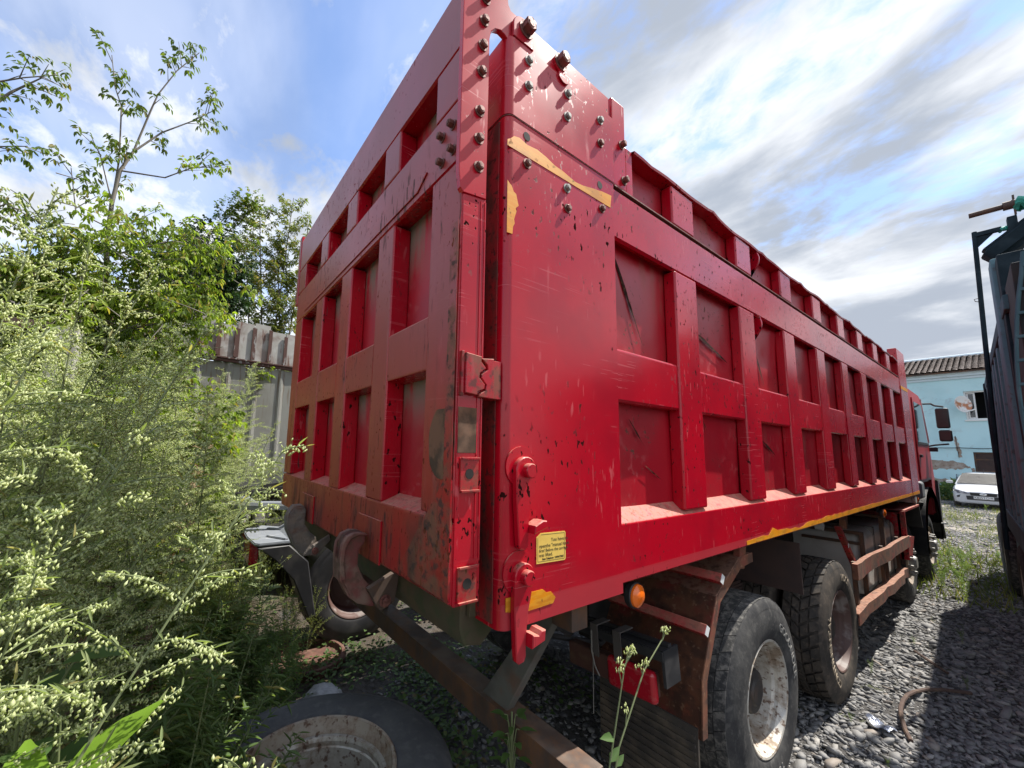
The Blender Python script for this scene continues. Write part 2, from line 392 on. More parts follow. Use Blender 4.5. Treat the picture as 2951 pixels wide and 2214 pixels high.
# ---- right side wall
# the plates of the wall are pushed out a little between the ribs by years of loads
ys_, zs_ = np.linspace(.60, 7.85, 230), np.linspace(1.50, 3.20, 44); gr = np.random.default_rng(2)
yy_, zz_ = np.meshgrid(ys_, zs_, indexing='ij'); bul = np.zeros_like(yy_)
for k in range(60):
    cy_, cz_, a_, w_ = gr.uniform(.6, 7.8), gr.uniform(1.7, 3.1), gr.normal(0, .006), gr.uniform(.06, .22); bul += a_ * np.exp(-((yy_ - cy_) ** 2 + (zz_ - cz_) ** 2) / w_ ** 2)
bul += .006 * np.abs(np.sin((yy_ - 1.3) * math.pi / .82)); bul = np.clip(bul, -.012, .014)
Vs = np.stack([-.069 + bul, yy_, zz_], -1).reshape(-1, 3); i_, j_ = np.meshgrid(np.arange(229), np.arange(43), indexing='ij'); a_ = (i_ * 44 + j_).ravel()
me = np_mesh('side_wall', Vs, np.stack([a_, a_ + 44, a_ + 45, a_ + 1], -1)); me.shade_smooth()
side = link('side_wall', me, M['red_sheet'], truck)
def rib_mb(y, w, z0, z1, d=.066, x=0.0):
    return MB().box(x - d, x, y, y + w, z0, z1, .011, 3)
for i, y in enumerate(RIBY):
    mb = rib_mb(y, RW, 1.712, 2.948)
    bent = [random.uniform(-.006, .006) for _ in range(3)]
    for v in mb.bm.verts: v.co.y += bent[0] * (v.co.z - 2.3) + bent[1] * .4; v.co.x += bent[2] * .25 * (v.co.x > -.05)
    if i == 7:                                   # the rib by the front post is kinked
        for v in mb.bm.verts:
            if v.co.x > -.03: v.co.y += .028 * math.exp(-((v.co.z - 2.52) / .12) ** 2)
    mb.build('rib', M['red'], side)
edges = [.636] + [q for y in RIBY for q in (y, y + RW)] + [7.79]
for a, b in zip(edges[0::2], edges[1::2]):
    p = [(-.066, 2.205), (-.016, 2.205), (-.006, 2.215), (-.006, 2.425), (-.014, 2.438), (-.066, 2.448)]
    mb = MB(); A = [mb.bm.verts.new((q[0], a, q[1])) for q in p]; B = [mb.bm.verts.new((q[0], b, q[1])) for q in p]
    for k in range(6): mb.bm.faces.new((A[k], B[k], B[(k + 1) % 6], A[(k + 1) % 6]))
    mb.build('mid_rail', M['red'], side)
def rail(name, prof, y0, y1, mat, parent):
    mb = MB(); n = len(prof)
    ys = np.linspace(y0, y1, 12)
    rings = [[mb.bm.verts.new((q[0] + random.uniform(-.0015, .0015) * (q[0] > -.03), y, q[1])) for q in prof] for y in ys]
    for A, B in zip(rings, rings[1:]):
        for k in range(n): mb.bm.faces.new((A[k], B[k], B[(k + 1) % n], A[(k + 1) % n]))
    mb.bm.faces.new(rings[0]); mb.bm.faces.new(rings[-1][::-1])
    return mb.build(name, mat, parent)
rail('bottom_rail', [(-.066, 1.462), (-.012, 1.458), (0, 1.468), (0, 1.688), (-.006, 1.698), (-.066, 1.752)], .640, 7.79, M['red'], side)
rail('top_rail', [(-.066, 2.972), (-.015, 2.946), (-.003, 2.957), (-.003, 3.186), (-.012, 3.198), (-.066, 3.204)], .640, 7.79, M['red'], side)
# the seam under the sideboard: a dark, slightly gaping lip
MB().box(-.09, -.001, .66, 7.79, 3.2065, 3.2125).build('seam_strip', M['bolt'], side)
# rust gouges in the plates (raised flakes where the steel tore)
def gouge(y0, z0, y1, z1, w, n=16):
    """a torn strip standing a few mm proud of the plate"""
    mb = MB(); top = []; bot = []
    for i in range(n + 1):
        t = i / n; y, z = y0 + (y1 - y0) * t, z0 + (z1 - z0) * t
        ww = w * math.sin(math.pi * min(1, .08 + t * .9)) * random.uniform(.45, 1.15)
        dy, dz = -(z1 - z0), (y1 - y0); L = math.hypot(dy, dz)
        top.append(mb.bm.verts.new((-.0525, y + dy / L * ww, z + dz / L * ww))); bot.append(mb.bm.verts.new((-.0515, y - dy / L * ww, z - dz / L * ww)))
    for i in range(n): mb.bm.faces.new((top[i], top[i + 1], bot[i + 1], bot[i]))
    mb.build('rust_gouge', M['gouge'], side)

gouge(.70, 2.93, .94, 2.50, .013); gouge(1.50, 2.68, 1.90, 2.56, .013, 12); gouge(2.36, 2.72, 2.50, 2.47, .012, 10)
gouge(.80, 2.14, .92, 2.02, .006, 8); gouge(2.36, 2.10, 2.62, 1.99, .010, 8); gouge(.92, 1.93, 1.06, 1.86, .004, 8); gouge(1.52, 2.18, 1.57, 2.12, .006, 6)
# D-shaped lugs under the rails
def dlug(y, z, s, parent):
    pts = [(0, z)] + [(-.066 + (s * .9) * math.cos(a), z - .05 - s * math.sin(a) * 1.1) for a in np.linspace(-.1, math.pi / 2, 8)] + [(-.066, z - .12 - s)] + [(-.066, z)]
    MB().prism(pts, 'y', y, y + .018, .003).build('lashing_lug', M['red'], parent)
dlug(2.33, 2.948, .085, side)

# ---- sideboard above the seam
board = MB().box(-.075, -.064, .66, 7.80, 3.2135, 3.50).build('sideboard', M['red_sheet'], truck)
for y in RIBY: rib_mb(y, RW + .004, 3.214, 3.438, .062).build('board_rib', M['red'], board)
mb = MB(); ys = np.linspace(.82, 7.80, 90); rr = []
for y in ys:
    w = .007 * math.sin(y * 5.3) + .006 * math.sin(y * 11.7 + 1) - .018 * math.exp(-((y - 2.75) / .25) ** 2) + (.012 if (y * 1.22) % 1 < .1 else 0)
    rr.append([mb.bm.verts.new(q) for q in ((-.075, y, 3.44 + w), (.004, y, 3.444 + w), (.007, y, 3.456 + w), (-.075, y, 3.475 + w))])
for A, B in zip(rr, rr[1:]):
    for k in range(4): mb.bm.faces.new((A[k], B[k], B[(k + 1) % 4], A[(k + 1) % 4]))
mb.build('board_lip', M['red'], board)
dlug(2.37, 3.440, .085, board)
MB().box(-.085, -.002, .652, .757, 3.214, 3.665, .008).build('stake_post', M['red'], board)
MB().box(-.083, -.006, .760, .818, 3.214, 3.455, .006).build('stake_lug', M['red'], board)

# ---- rear corner post: folded plate, seam at 3.205
def post_profile(x_out, y0, y1, back):
    pts = [(-.128, y0 + .002), (-.040, y0)]
    for a in np.linspace(0, math.pi / 2, 7): pts.append((x_out - .034 + .034 * math.sin(a), y0 + .034 - .034 * math.cos(a)))
    pts += [(x_out, y1), (x_out - back, y1)]
    return pts
def folded(prof, z0, z1, th=.006):
    """closed section: the outer profile and the same moved in by the plate's thickness"""
    P = [Vector(p) for p in prof]; inn = []
    for i, p in enumerate(P):
        t = (P[min(i + 1, len(P) - 1)] - P[max(i - 1, 0)]).normalized()
        inn.append(p + Vector((-t.y, t.x)) * th)
    return MB().prism([tuple(p) for p in P] + [tuple(p) for p in inn[::-1]], 'z', z0, z1)
x = post_profile(.004, 0, .640, .06)
post = folded(x, 1.430, 3.2034).build('corner_post', M['red'], truck)
cap = folded(post_profile(.0075, -.004, .642, .06), 3.2075, 3.532).build('post_cap', M['red'], post)
folded(post_profile(.0058, -.0022, .641, .06), 3.2032, 3.2078).build('post_seam', M['bolt'], post)
MB().prism([(-.12, .003), (-.04, .003), (-.001, .03), (-.001, .635), (-.12, .635)], 'z', 3.519, 3.5255).build('cap_plate', M['red'], post)
MB().box(-.118, -.034, -.0060, -.0015, 1.445, 3.19).build('post_flange', M['red_flange'], post)
def bolt(p, axis, r=.019, h=.016, mat='zinc', parent=None, washer=True, name='bolt'):
    p = Vector(p); a = Vector(axis)
    mb = MB()
    if washer: mb.cyl(p, p + a * .004, r * 1.35, 16)
    mb.cyl(p + a * .004, p + a * (h + .004), r, 6, bev=.002)
    mb.cyl(p + a * (h + .004), p + a * (h + .006), r * .6, 8)
    return mb.build(name, M[mat], parent)
for y, z, mt in [(.102, 3.478, 'zinc'), (.101, 3.367, 'zinc'), (.327, 3.469, 'zinc'), (.322, 3.361, 'zinc'), (.544, 3.467, 'zinc'), (.543, 3.354, 'bolt')]:
    bolt((.0075, y, z), (1, 0, 0), .0145, .011, mt, post)
for y, z, mt in [(.099, 3.045, 'bolt'), (.324, 3.154, 'zinc') if False else (.320, 3.041, 'zinc'), (.55, 3.044, 'bolt'), (.324, 2.955, 'bolt')]:
    bolt((.004, y, z), (1, 0, 0), .014, .011, mt, post)
for y, z in [(.098, 3.157), (.540, 3.153)]:
    MB().cyl((-.002, y, z), (.0052, y, z), .017, 16).build('bolt_hole', M['black'], post)
for y, z in [(.722, 3.441), (.735, 3.262)]: bolt((-.002, y, z), (1, 0, 0), .016, .02, 'bolt', board)
def sticker(pts, x, name, mat, parent, th=.0012):
    return MB().prism(pts, 'x', x, x + th).build(name, M[mat], parent, flat=True)
def torn(y0, y1, zlo, zhi, n, amp, seed):
    r = random.Random(seed); up = []
    for i in range(n + 1):
        t = i / n; up.append((y0 + (y1 - y0) * t, zhi(t) + r.uniform(-amp, amp)))
    return [(y0, zlo(0)), (y1, zlo(1))] + up[::-1]
x0 = .0046
sticker([(.002, 3.073), (.612, 3.074), (.622, 3.136), (.56, 3.128), (.48, 3.112), (.42, 3.098), (.374, 3.093), (.30, 3.106), (.249, 3.109), (.20, 3.122), (.153, 3.129), (.10, 3.122), (.06, 3.131), (.033, 3.124), (.018, 3.108), (.002, 3.096)], x0, 'reflective_tape', 'tape', post)
sticker([(.004, 2.740), (.030, 2.742), (.032, 2.77), (.040, 2.785), (.037, 2.80), (.048, 2.835), (.044, 2.845), (.058, 2.86), (.050, 2.885), (.046, 2.90), (.034, 2.905), (.023, 2.925), (.015, 2.928), (.004, 2.938)], x0, 'reflective_tape', 'tape', post)
sticker([(-.012 + .03, 1.487), (.095, 1.471), (.231, 1.473), (.244, 1.490), (.222, 1.512), (.20, 1.513), (.181, 1.527), (.13, 1.527), (.09, 1.526), (.018, 1.528)], x0, 'reflective_tape', 'tape', post)
st = sticker([(.152, 1.611), (.292, 1.606), (.297, 1.611), (.297, 1.700), (.293, 1.705), (.172, 1.709), (.152, 1.697)], x0, 'warning_sticker', 'sticker', post)
def wall_text(body, y, z, size, parent, x=.0060, tilt=-.02, xs=1., bold=0., name='lettering', mat='ink'):
    me = text_mesh(body, size, bold=bold, extrude=.0002, xs=xs)
    me.transform(Matrix.Translation((x, y, z)) @ Matrix(((0, 0, 1, 0), (1, 0, 0, 0), (0, 1, 0, 0), (0, 0, 0, 1))) @ Matrix.Rotation(tilt, 4, 'Z'))
    return link(name, me, M[mat], parent)
for body, y, z, s, b in [('You have to', .222, 1.680, .0175, 0), ('openthe "manual hook', .164, 1.664, .0165, 0), ("first! Before the carriage", .164, 1.6495, .0145, 0), ('was lifted.', .164, 1.6345, .0165, 0), ('Sales Telephone  13593172025', .179, 1.6235, .0085, .0003)]:
    wall_text(body, y, z - .003, s, st, bold=b)
mb = MB()
for a, b in [((.158, 1.617), (.290, 1.6125)), ((.290, 1.6125), (.291, 1.6995)), ((.291, 1.6995), (.173, 1.7035)), ((.158, 1.694), (.158, 1.617))]:
    d = Vector((b[0] - a[0], b[1] - a[1])).normalized() * .0006; n_ = (-d.y, d.x)
    mb.prism([(a[0] - n_[0], a[1] - n_[1]), (b[0] - n_[0], b[1] - n_[1]), (b[0] + n_[0], b[1] + n_[1]), (a[0] + n_[0], a[1] + n_[1])], 'x', .0058, .0061)
mb.build('border_line', M['ink'], st)
# tape along the bottom rail, ragged on top
r = random.Random(5); pts = []; n = 70
for i in range(n + 1):
    y = 1.875 + (7.785 - 1.875) * i / n
    h = 1.507 if y > 2.9 else 1.488
    if 2.24 < y < 2.62: h = 1.530 - .11 * (y - 2.24)
    elif y < 2.24: h = 1.492 if y < 2.15 else 1.486
    pts.append((y, h + r.uniform(-.010, .006) * (1 if y < 4 else .5)))
sticker([(7.785, 1.468), (1.874, 1.470)] + pts, .0008, 'reflective_tape', 'tape', side)
# latch arms
def latch(P, lug, z_piv, y_piv):
    o = MB().prism(P, 'x', .007, .030, .003).build('latch_arm', M['red'], truck)
    MB().cyl((.004, y_piv, z_piv), (.052, y_piv, z_piv), .024, 20, bev=.003).build('pin', M['red'], o)
    MB().cyl((.004, y_piv - .012, z_piv + .012), (.010, y_piv - .012, z_piv + .012), .066, 20).build('weld_boss', M['red'], o)
    MB().prism(lug, 'x', .012, .060, .003).build('latch_lug', M['red'], o)
def arc(cy, cz, r_, a0, a1, n): return [(cy + r_ * math.cos(a), cz + r_ * math.sin(a)) for a in np.linspace(a0, a1, n)]
latch(arc(.083, 1.920, .046, 0, math.pi, 12) + [(.039, 1.83), (.048, 1.72), (.050, 1.690), (.056, 1.675), (.080, 1.670), (.092, 1.680), (.094, 1.735), (.096, 1.775), (.102, 1.80), (.122, 1.87)],
      [(.092, 1.722), (.150, 1.738), (.147, 1.760), (.128, 1.762), (.094, 1.748)], 1.921, .087)
latch(arc(.078, 1.588, .042, 0, math.pi, 12) + [(.034, 1.5), (.040, 1.40), (.044, 1.345), (.055, 1.335), (.076, 1.338), (.084, 1.352), (.084, 1.40), (.092, 1.475), (.112, 1.55)],
      [(.082, 1.384), (.138, 1.396), (.141, 1.428), (.120, 1.430), (.110, 1.418), (.084, 1.424)], 1.588, .080)

# ---- front post of the body, floor, far wall, front wall
MB().box(-.10, .004, 7.795, 8.42, 1.455, 3.66, .012).build('front_post', M['red'], truck)
sticker([(7.80, 3.03), (8.40, 3.035), (8.40, 3.085), (7.80, 3.08)], .005, 'reflective_tape', 'tape', bpy.data.objects['front_post'])
sticker([(7.80, 1.470), (8.41, 1.470), (8.41, 1.512), (7.80, 1.508)], .005, 'reflective_tape', 'tape', bpy.data.objects['front_post'])
MB().box(XL + .1, -.10, .12, 8.38, 1.462, 1.60).build('body_floor', M['black'], truck)
far = MB().box(XL, XL + .07, .0, 8.4, 1.46, 3.50, .01).build('far_wall', M['red'], truck)
for y in RIBY: MB().box(XL - .05, XL, y, y + RW, 1.5, 3.4, .01).build('rib', M['red'], far)
MB().box(XL + .07, -.10, 8.3, 8.41, 1.60, 3.60).build('front_wall', M['red'], truck)

# ---- tailgate
YR = -.179; YF = -.075
tg = MB().box(-2.32, -.03, YR + .085, YF, 1.60, 3.52).build('tailgate', M['red_sheet_rear'], truck)
def tbox(name, x0, x1, z0, z1, y0=YR, bev=.010, mat='red_rear', y1=YR + .086):
    return MB().box(x0, x1, y0, y1, z0, z1, bev, 3).build(name, M[mat], tg)
tbox('stile', -.206, -.0125, 1.780, 2.952, bev=.006)
tbox('stile', -2.366, -2.160, 1.780, 2.952, bev=.006)
for xx in (-.700, -1.230, -1.762):
    tbox('rib', xx, xx + .165, 1.768, 2.955)
    tbox('upper_rib', xx + .02, xx + .185, 3.196, 3.400)
tbox('upper_stile', -.200, -.0125, 3.196, 3.395, bev=.006); tbox('upper_stile', -2.366, -2.160, 3.196, 3.395, bev=.006)
xs = [-2.160, -1.762, -1.597, -1.230, -1.065, -.700, -.535, -.206]
for a, b in zip(xs[0::2], xs[1::2]):
    MB().prism([(YR + .006, 2.258), (YR + .002, 2.265), (YR + .002, 2.445), (YR + .010, 2.454), (YR + .086, 2.462), (YR + .086, 2.252)], 'x', a, b).build('mid_rail', M['red_rear'], tg)
MB().prism([(YR, 2.962), (YR, 3.185), (YR + .01, 3.192), (YR + .086, 3.192), (YR + .086, 2.975), (YR + .01, 2.956)], 'x', -2.366, -.0125).build('upper_rail', M['red_rear'], tg)
MB().box(-2.2, -.22, YR + .03, YR + .08, 3.1925, 3.1955).build('rail_seam', M['bolt'], tg)
# the stiffening strip pressed on the upper rail, pointed at its right end
MB().prism([(-2.10, 2.985), (-.32, 2.985), (-.245, 3.03), (-.32, 3.06), (-2.10, 3.06)], 'y', YR - .006, YR - .0005, .002).build('rail_strip', M['red_rear'], tg)
MB().prism([(YR, 3.404), (YR, 3.66), (YR + .10, 3.66), (YR + .10, 3.41), (YR + .01, 3.398)], 'x', -2.366, -.0125).build('top_beam', M['red_rear'], tg)
MB().prism([(YR, 1.545), (YR + .012, 1.532), (YF, 1.532), (YF, 1.80), (YR + .085, 1.800), (YR + .004, 1.768), (YR, 1.76)], 'x', -2.366, -.0125).build('bottom_rail', M['red_rear'], tg)
# triangular gusset on the right corner, patch plates where the hooks bear
MB().prism([(-.052, 1.893), (-.010, 1.893), (-.010, 1.545), (-.345, 1.560)], 'y', YR - .009, YR - .0008, .002).build('gusset', M['red_mud'], tg)
MB().box(-.052, -.006, YR - .012, YR - .0095, 1.56, 2.72, .001).build('edge_strip', M['red_mud'], tg)
MB().box(-.74, -.50, YR - .009, YR - .0005, 1.535, 1.70, .002).build('wear_plate', M['red_rear'], tg)
MB().box(-1.74, -1.46, YR - .009, YR - .0005, 1.535, 1.69, .002).build('wear_plate', M['red_rear'], tg)
# broken white-brown weld plate low on the stile
x = Mat('bare_weld_patch', (.17, .078, .042), rough=.9); x.layer((.055, .032, .018), x.noise(11, .44, .60, detail=7), .9).layer((.25, .14, .09), x.noise(9, .52, .7, detail=6), .6); M['patch'] = x.m
ring = [(-.085 + .078 * math.cos(a) * random.uniform(.93, 1.06), 2.005 + .115 * math.sin(a) * random.uniform(.93, 1.06)) for a in np.linspace(0, 2 * math.pi, 26)[:-1]]
MB().prism([(min(q[0], -.010), q[1]) for q in ring], 'y', YR - .0022, YR - .0004).build('scorched_patch', M['patch'], tg)
for p in [(-.074, 3.109), (-.143, 3.106), (-.069, 3.010), (-.142, 3.004)]:
    bolt((p[0], YR, p[1]), (0, -1, 0), .0135, .020, 'bolt', tg)
# right edge of the gate: channel, flange plate with bolts, hinge arm
MB().box(-.030, -.009, YR + .006, YF - .004, 1.537, 2.84, .003).build('edge_channel', M['red'], tg)
for dy in (.0, .016): MB().box(-.0105, -.0065, YF - .024 + dy - .002, YF - .019 + dy - .002, 1.66, 2.82).build('edge_bead', M['red'], tg)
MB().box(-.0105, -.0068, YR + .009, YR + .084, 1.975, 2.115, .001).build('scorched_patch', M['patch'], tg)
fl = [(-.196, 2.893), (-.188, 2.835), (-.176, 2.820), (-.082, 2.832), (-.080, 3.46), (-.074, 3.495), (-.055, 3.520), (-.030, 3.532), (-.010, 3.528), (.012, 3.515), (.05, 3.505), (.63, 3.42), (.63, 3.640), (.10, 3.652), (.02, 3.652), (.008, 3.668), (0, 3.72), (-.196, 3.72)]
MB().prism(fl, 'x', -.026, -.004, .002).build('hinge_plate', M['red'], tg, sharp=30)
hp = bpy.data.objects['hinge_plate']
for y, z in [(-.103, 3.604), (-.108, 3.511), (-.112, 3.407), (-.115, 3.30), (-.120, 3.143), (-.120, 3.039), (-.119, 2.934)]:
    bolt((-.004, y, z), (1, 0, 0), .0145, .014, 'bolt', hp)
MB().prism(arc(.073, 3.590, .052, 0, math.pi, 14) + [(.021, 3.535), (.125, 3.535)], 'x', -.003, .012, .002).build('hinge_lug', M['red'], hp)
bolt((.012, .085, 3.600), (1, 0, 0), .027, .030, 'bolt', hp, name='hinge_pin')
MB().prism(arc(.292, 3.592, .040, 0, 2 * math.pi, 18)[:-1], 'x', -.003, .004).build('hinge_washer', M['red'], hp)
bolt((.004, .29, 3.600), (1, 0, 0), .027, .030, 'bolt', hp, name='hinge_pin')
MB().prism(arc(.30, 3.535, .035, math.pi, 2 * math.pi, 10), 'x', .0085, .016).build('hinge_washer', M['red'], hp)
# saw-toothed keeper: one half on the gate, one half on the post
teeth = [(-.132, 2.282), (-.098, 2.279), (-.100, 2.262), (-.080, 2.243), (-.104, 2.226), (-.106, 2.210), (-.084, 2.190), (-.086, 2.176), (-.112, 2.166), (-.114, 2.154), (-.158, 2.158), (-.158, 2.284)]
MB().prism(teeth, 'x', -.010, .012, .002).build('toothed_keeper', M['red_dirty'], tg)
MB().box(-.011, .004, -.170, -.1585, 2.150, 2.290, .002).build('keeper_flange', M['red_dirty'], tg)
teeth2 = [(-.095, 2.274), (-.045, 2.280), (-.045, 2.148), (-.104, 2.150), (-.104, 2.158), (-.078, 2.172), (-.074, 2.190), (-.096, 2.212), (-.094, 2.222), (-.070, 2.240), (-.072, 2.256)]
MB().prism(teeth2, 'x', -.014, .008, .002).build('toothed_keeper', M['red_dirty'], post)
MB().box(-.06, -.006, -.047, -.003, 2.15, 2.278, .003).build('keeper_block', M['red_dirty'], post)
for z in (1.912, 1.594):
    o = MB().box(-.012, -.002, -.160, -.092, z - .052, z + .048, .002).build('lock_box', M['red_dirty'], tg)
    MB().cyl((-.004, -.127, z), (-.0008, -.127, z), .0155, 20).build('box_hole', M['black'], o)
    for dz in (-.052, .046): MB().box(-.004, .004, -.158, -.090, z + dz - .003, z + dz + .004, .001).build('box_lip', M['red_dirty'], o)
# top-left stub seen past the gate
MB().box(-2.45, -2.385, YR - .005, YR + .06, 3.12, 3.72, .012).build('left_hinge_plate', M['red_rear'], tg)

# ---- hooks and rear sill under the gate
def hook(x0, x1, P, mat):
    o = MB().prism(P, 'x', x0, x1, .008, 2).build('gate_hook', M[mat], truck)
    return o
claw = [(-.306, 1.55), (-.302, 1.605), (-.284, 1.636), (-.250, 1.648), (-.219, 1.644), (-.200, 1.636), (-.205, 1.600), (-.226, 1.575), (-.228, 1.517), (-.200, 1.46), (-.160, 1.42), (-.110, 1.405), (-.080, 1.37), (-.10, 1.345), (-.160, 1.348), (-.219, 1.370), (-.258, 1.402), (-.290, 1.46)]
hk = hook(-.665, -.605, claw, 'hook_red')
bk = claw[:6]; MB().prism([(-.30, 1.47)] + bk + [(q[0] + .016, q[1] - .012) for q in bk[::-1][1:]] + [(-.280, 1.475)], 'x', -.685, -.590, .005).build('hook_flange', M['hook_red'], hk)
MB().prism([(-.195, 1.43), (-.09, 1.475), (-.06, 1.46), (-.075, 1.36), (-.13, 1.335), (-.15, 1.35)], 'x', -.60, -.575, .003).build('hook_bracket', M['steel'], hk)
bolt((-.575, -.118, 1.372), (1, 0, 0), .018, .015, 'bolt', hk)
claw2 = [(-.300, 1.555), (-.286, 1.60), (-.261, 1.628), (-.215, 1.630), (-.198, 1.60), (-.200, 1.52), (-.165, 1.47), (-.13, 1.44), (-.115, 1.38), (-.150, 1.335), (-.20, 1.335), (-.25, 1.40), (-.292, 1.485)]
hk = hook(-1.66, -1.56, claw2, 'cast')
MB().prism([(-.150, 1.40), (-.06, 1.45), (-.05, 1.42), (-.13, 1.335), (-.16, 1.345)], 'x', -1.555, -1.53, .003).build('hook_bracket', M['cast'], hk)
bolt((-1.53, -.138, 1.368), (1, 0, 0), .015, .012, 'bolt', hk)
x = Mat('mossy_steel', (.075, .060, .035), rough=.9); x.layer((.045, .055, .022), x.noise(14, .42, .64, detail=6), .8).layer((.13, .075, .04), x.noise(5, .5, .7, detail=5), .7); M['mossy'] = x.m
MB().prism([(-.05, 1.525), (.10, 1.525), (.10, 1.38), (.04, 1.330), (-.03, 1.345), (-.05, 1.40)], 'x', -2.2, -.14, .006).build('rear_sill', M['mossy'], truck)
MB().box(-.136, -.118, -.03, .03, 1.44, 1.52, .002).build('sill_tab', M['mossy'], truck)

# ---- underrun bar
ub = MB().box(-2.25, .02, .36, .475, .775, .885, .006).build('underrun_bar', M['steel'], truck)
MB().prism([(-.575, .875), (-.405, .875), (-.115, 1.36), (-.115, 1.44), (-.16, 1.44), (-.30, 1.24)], 'y', .385, .43, .004).build('strut', M['strut'] if 'strut' in M else M['steel'], ub)
MB().prism([(-1.85, .875), (-1.70, .875), (-1.45, 1.2), (-1.45, 1.3), (-1.6, 1.2)], 'y', .385, .43, .004).build('strut', M['steel'], ub)
MB().box(-.13, -.03, .37, .46, 1.33, 1.455, .004).build('strut_shoe', M['steel'], ub)

# ---- chassis, axles, tanks underneath
ch = MB()
for xx in (-.80, -1.56): ch.box(xx, xx + .08, 1.35, 11.3, .82, 1.12)
ch.build('chassis_frame', M['black'], truck)
sf = MB()
for xx in (-.80, -1.56): sf.box(xx - .02, xx + .10, .75, 8.2, 1.16, 1.455)
sf.build('subframe', M['black'], truck)
MB().box(-1.4, -.86, 2.3, 3.5, .62, 1.05, .05).build('bogie_case', M['black'], truck)
for y in (2.14, 3.76, 7.65, 9.60):
    MB().cyl((-2.2, y, .555), (-.18, y, .555), .09, 14).build('axle', M['black'], truck)
MB().cyl((-1.18, 2.14, .56), (-1.18, 3.76, .56), .22, 16).build('differential', M['black'], truck)

# ---- wheels
RT, RB = .556, .315
def tyre_prof(w=.30, tread=.012, rt=RT):
    h = [(-.040, .300), (-.016, .318), (-.006, .345), (-.001, .385), (0, .430), (-.006, .475), (-.014, .492), (-.012, .497), (-.022, .520), (-.034, .542), (-.046, rt - tread)]
    m = [(-w - p[0], p[1]) for p in h[::-1]]
    return h + m
def tread_mb(rows, count, w, gap_c, gap_x, r0, r1, shift=.5, skew=0.):
    mb = MB(); x0, x1 = -.036, -w + .036; wr = (x1 - x0) / rows
    for k in range(rows):
        a, b = x0 + wr * k - gap_x / 2 * (k > 0), x0 + wr * (k + 1) + gap_x / 2 * (k < rows - 1)
        for c in range(count):
            t0 = 2 * math.pi * (c + shift * (k % 2)) / count; t1 = t0 + 2 * math.pi / count - gap_c / r1
            sk = skew * (1 if k < rows / 2 else -1)
            q = []
            for t, s_ in ((t0, 0), (t1, 0)):
                for xx, e in ((a, 0), (b, sk)):
                    for rr in (r0, r1 - (.006 if (k == 0 and xx == a) or (k == rows - 1 and xx == b) else 0)):
                        q.append(mb.bm.verts.new((xx, rr * math.cos(t + e), rr * math.sin(t + e))))
            # order: t0(a r0, a r1, b r0, b r1), t1(...)
            for f in ((1, 3, 7, 5), (0, 1, 5, 4), (2, 6, 7, 3), (0, 2, 3, 1), (4, 5, 7, 6)): mb.bm.faces.new([q[i] for i in f])
    return mb
def ring_text(body, r, size, a0, x, xs=1.):
    """letters standing proud of a sidewall, round the axle (x axis), reading clockwise seen from +X"""
    me = text_mesh(body, size, extrude=.0022, bold=.0012, space=1.08, xs=xs)
    for v in me.vertices:
        a = a0 - v.co.x / r; rr = r + v.co.y
        v.co = Vector((x + v.co.z, rr * math.cos(a), rr * math.sin(a)))
    return me
def deep_rim(mat, disc=-.205):
    mb = MB().lathe([(-.045, .318), (-.018, .318), (-.012, .312), (-.016, .302), (-.040, .296), (-.055, .286), (-.075, .283), (-.090, .272), (-.150, .262), (-.185, .258), (disc, .246), (disc - .012, .20), (disc, .14), (disc, .10)], 48)
    return mb
def hub_mb(x0, x1, r):
    mb = MB().lathe([(x0, .001), (x0, r * .55), (x0 - .012, r * .62), (x0 - .015, r * .92), (x0 - .03, r), (x1, r * 1.05)], 28)
    for k in range(10):
        a = 2 * math.pi * k / 10; mb.cyl((x1 - .002, .168 * math.cos(a), .168 * math.sin(a)), (x1 + .03, .168 * math.cos(a), .168 * math.sin(a)), .017, 6)
    return mb
def wheel(loc, rim_mat, tyre_mat, tread, letters=(), steer=False, parent=truck, tread_mat=None):
    w = bpy.data.objects.new('wheel', None); COL.objects.link(w); w.parent = parent; w.location = loc
    if tread == 'block': ty = MB().lathe(tyre_prof(tread=.018), 64)
    else: ty = MB().lathe(tyre_prof(tread=.008), 64)
    ty = ty.build('tyre', M[tyre_mat], w, sharp=50)
    if tread == 'block': tread_mb(4, 36, .30, .022, .012, RT - .024, RT, .5, .06).build('tread_blocks', M[tyre_mat], w, flat=True, kind='stuff')
    elif tread == 'worn': tread_mb(4, 36, .30, .0045, .005, RT - .012, RT, .4, .05).build('tread_blocks', M['tread'], w, flat=True, kind='stuff')
    for body, r_, size, a0, xs in letters: link('sidewall_lettering', ring_text(body, r_, size, a0, .0006, xs), M[tyre_mat if tyre_mat != 'rubber' else 'letter'], w)
    if steer:
        mb = MB().lathe([(-.045, .318), (-.018, .318), (-.012, .310), (-.030, .296), (-.070, .283), (-.10, .270), (-.085, .25), (-.03, .225), (-.012, .20), (-.012, .11)], 40).build('rim', M[rim_mat], w)
        mb = MB().lathe([(.060, .001), (.060, .07), (.045, .085), (-.012, .10)], 24)
        for k in range(10):
            a = 2 * math.pi * (k + .3) / 10; mb.cyl((-.012, .168 * math.cos(a), .168 * math.sin(a)), (.045, .168 * math.cos(a), .168 * math.sin(a)), .019, 8, bev=.004)
        mb.build('hub', M['nuts'], w)
    else:
        deep_rim(rim_mat).build('rim', M[rim_mat], w, sharp=25)
        hub_mb(-.07, -.21, .125).build('hub', M['black_hub'], w)
    return w
x = Mat('grey_nuts', (.32, .31, .29), rough=.5, metal=.3); M['nuts'] = x.m
x = Mat('oily_hub', (.03, .027, .025), rough=.6); x.layer((.09, .06, .045), x.noise(14, .45, .7), .7); M['black_hub'] = x.m
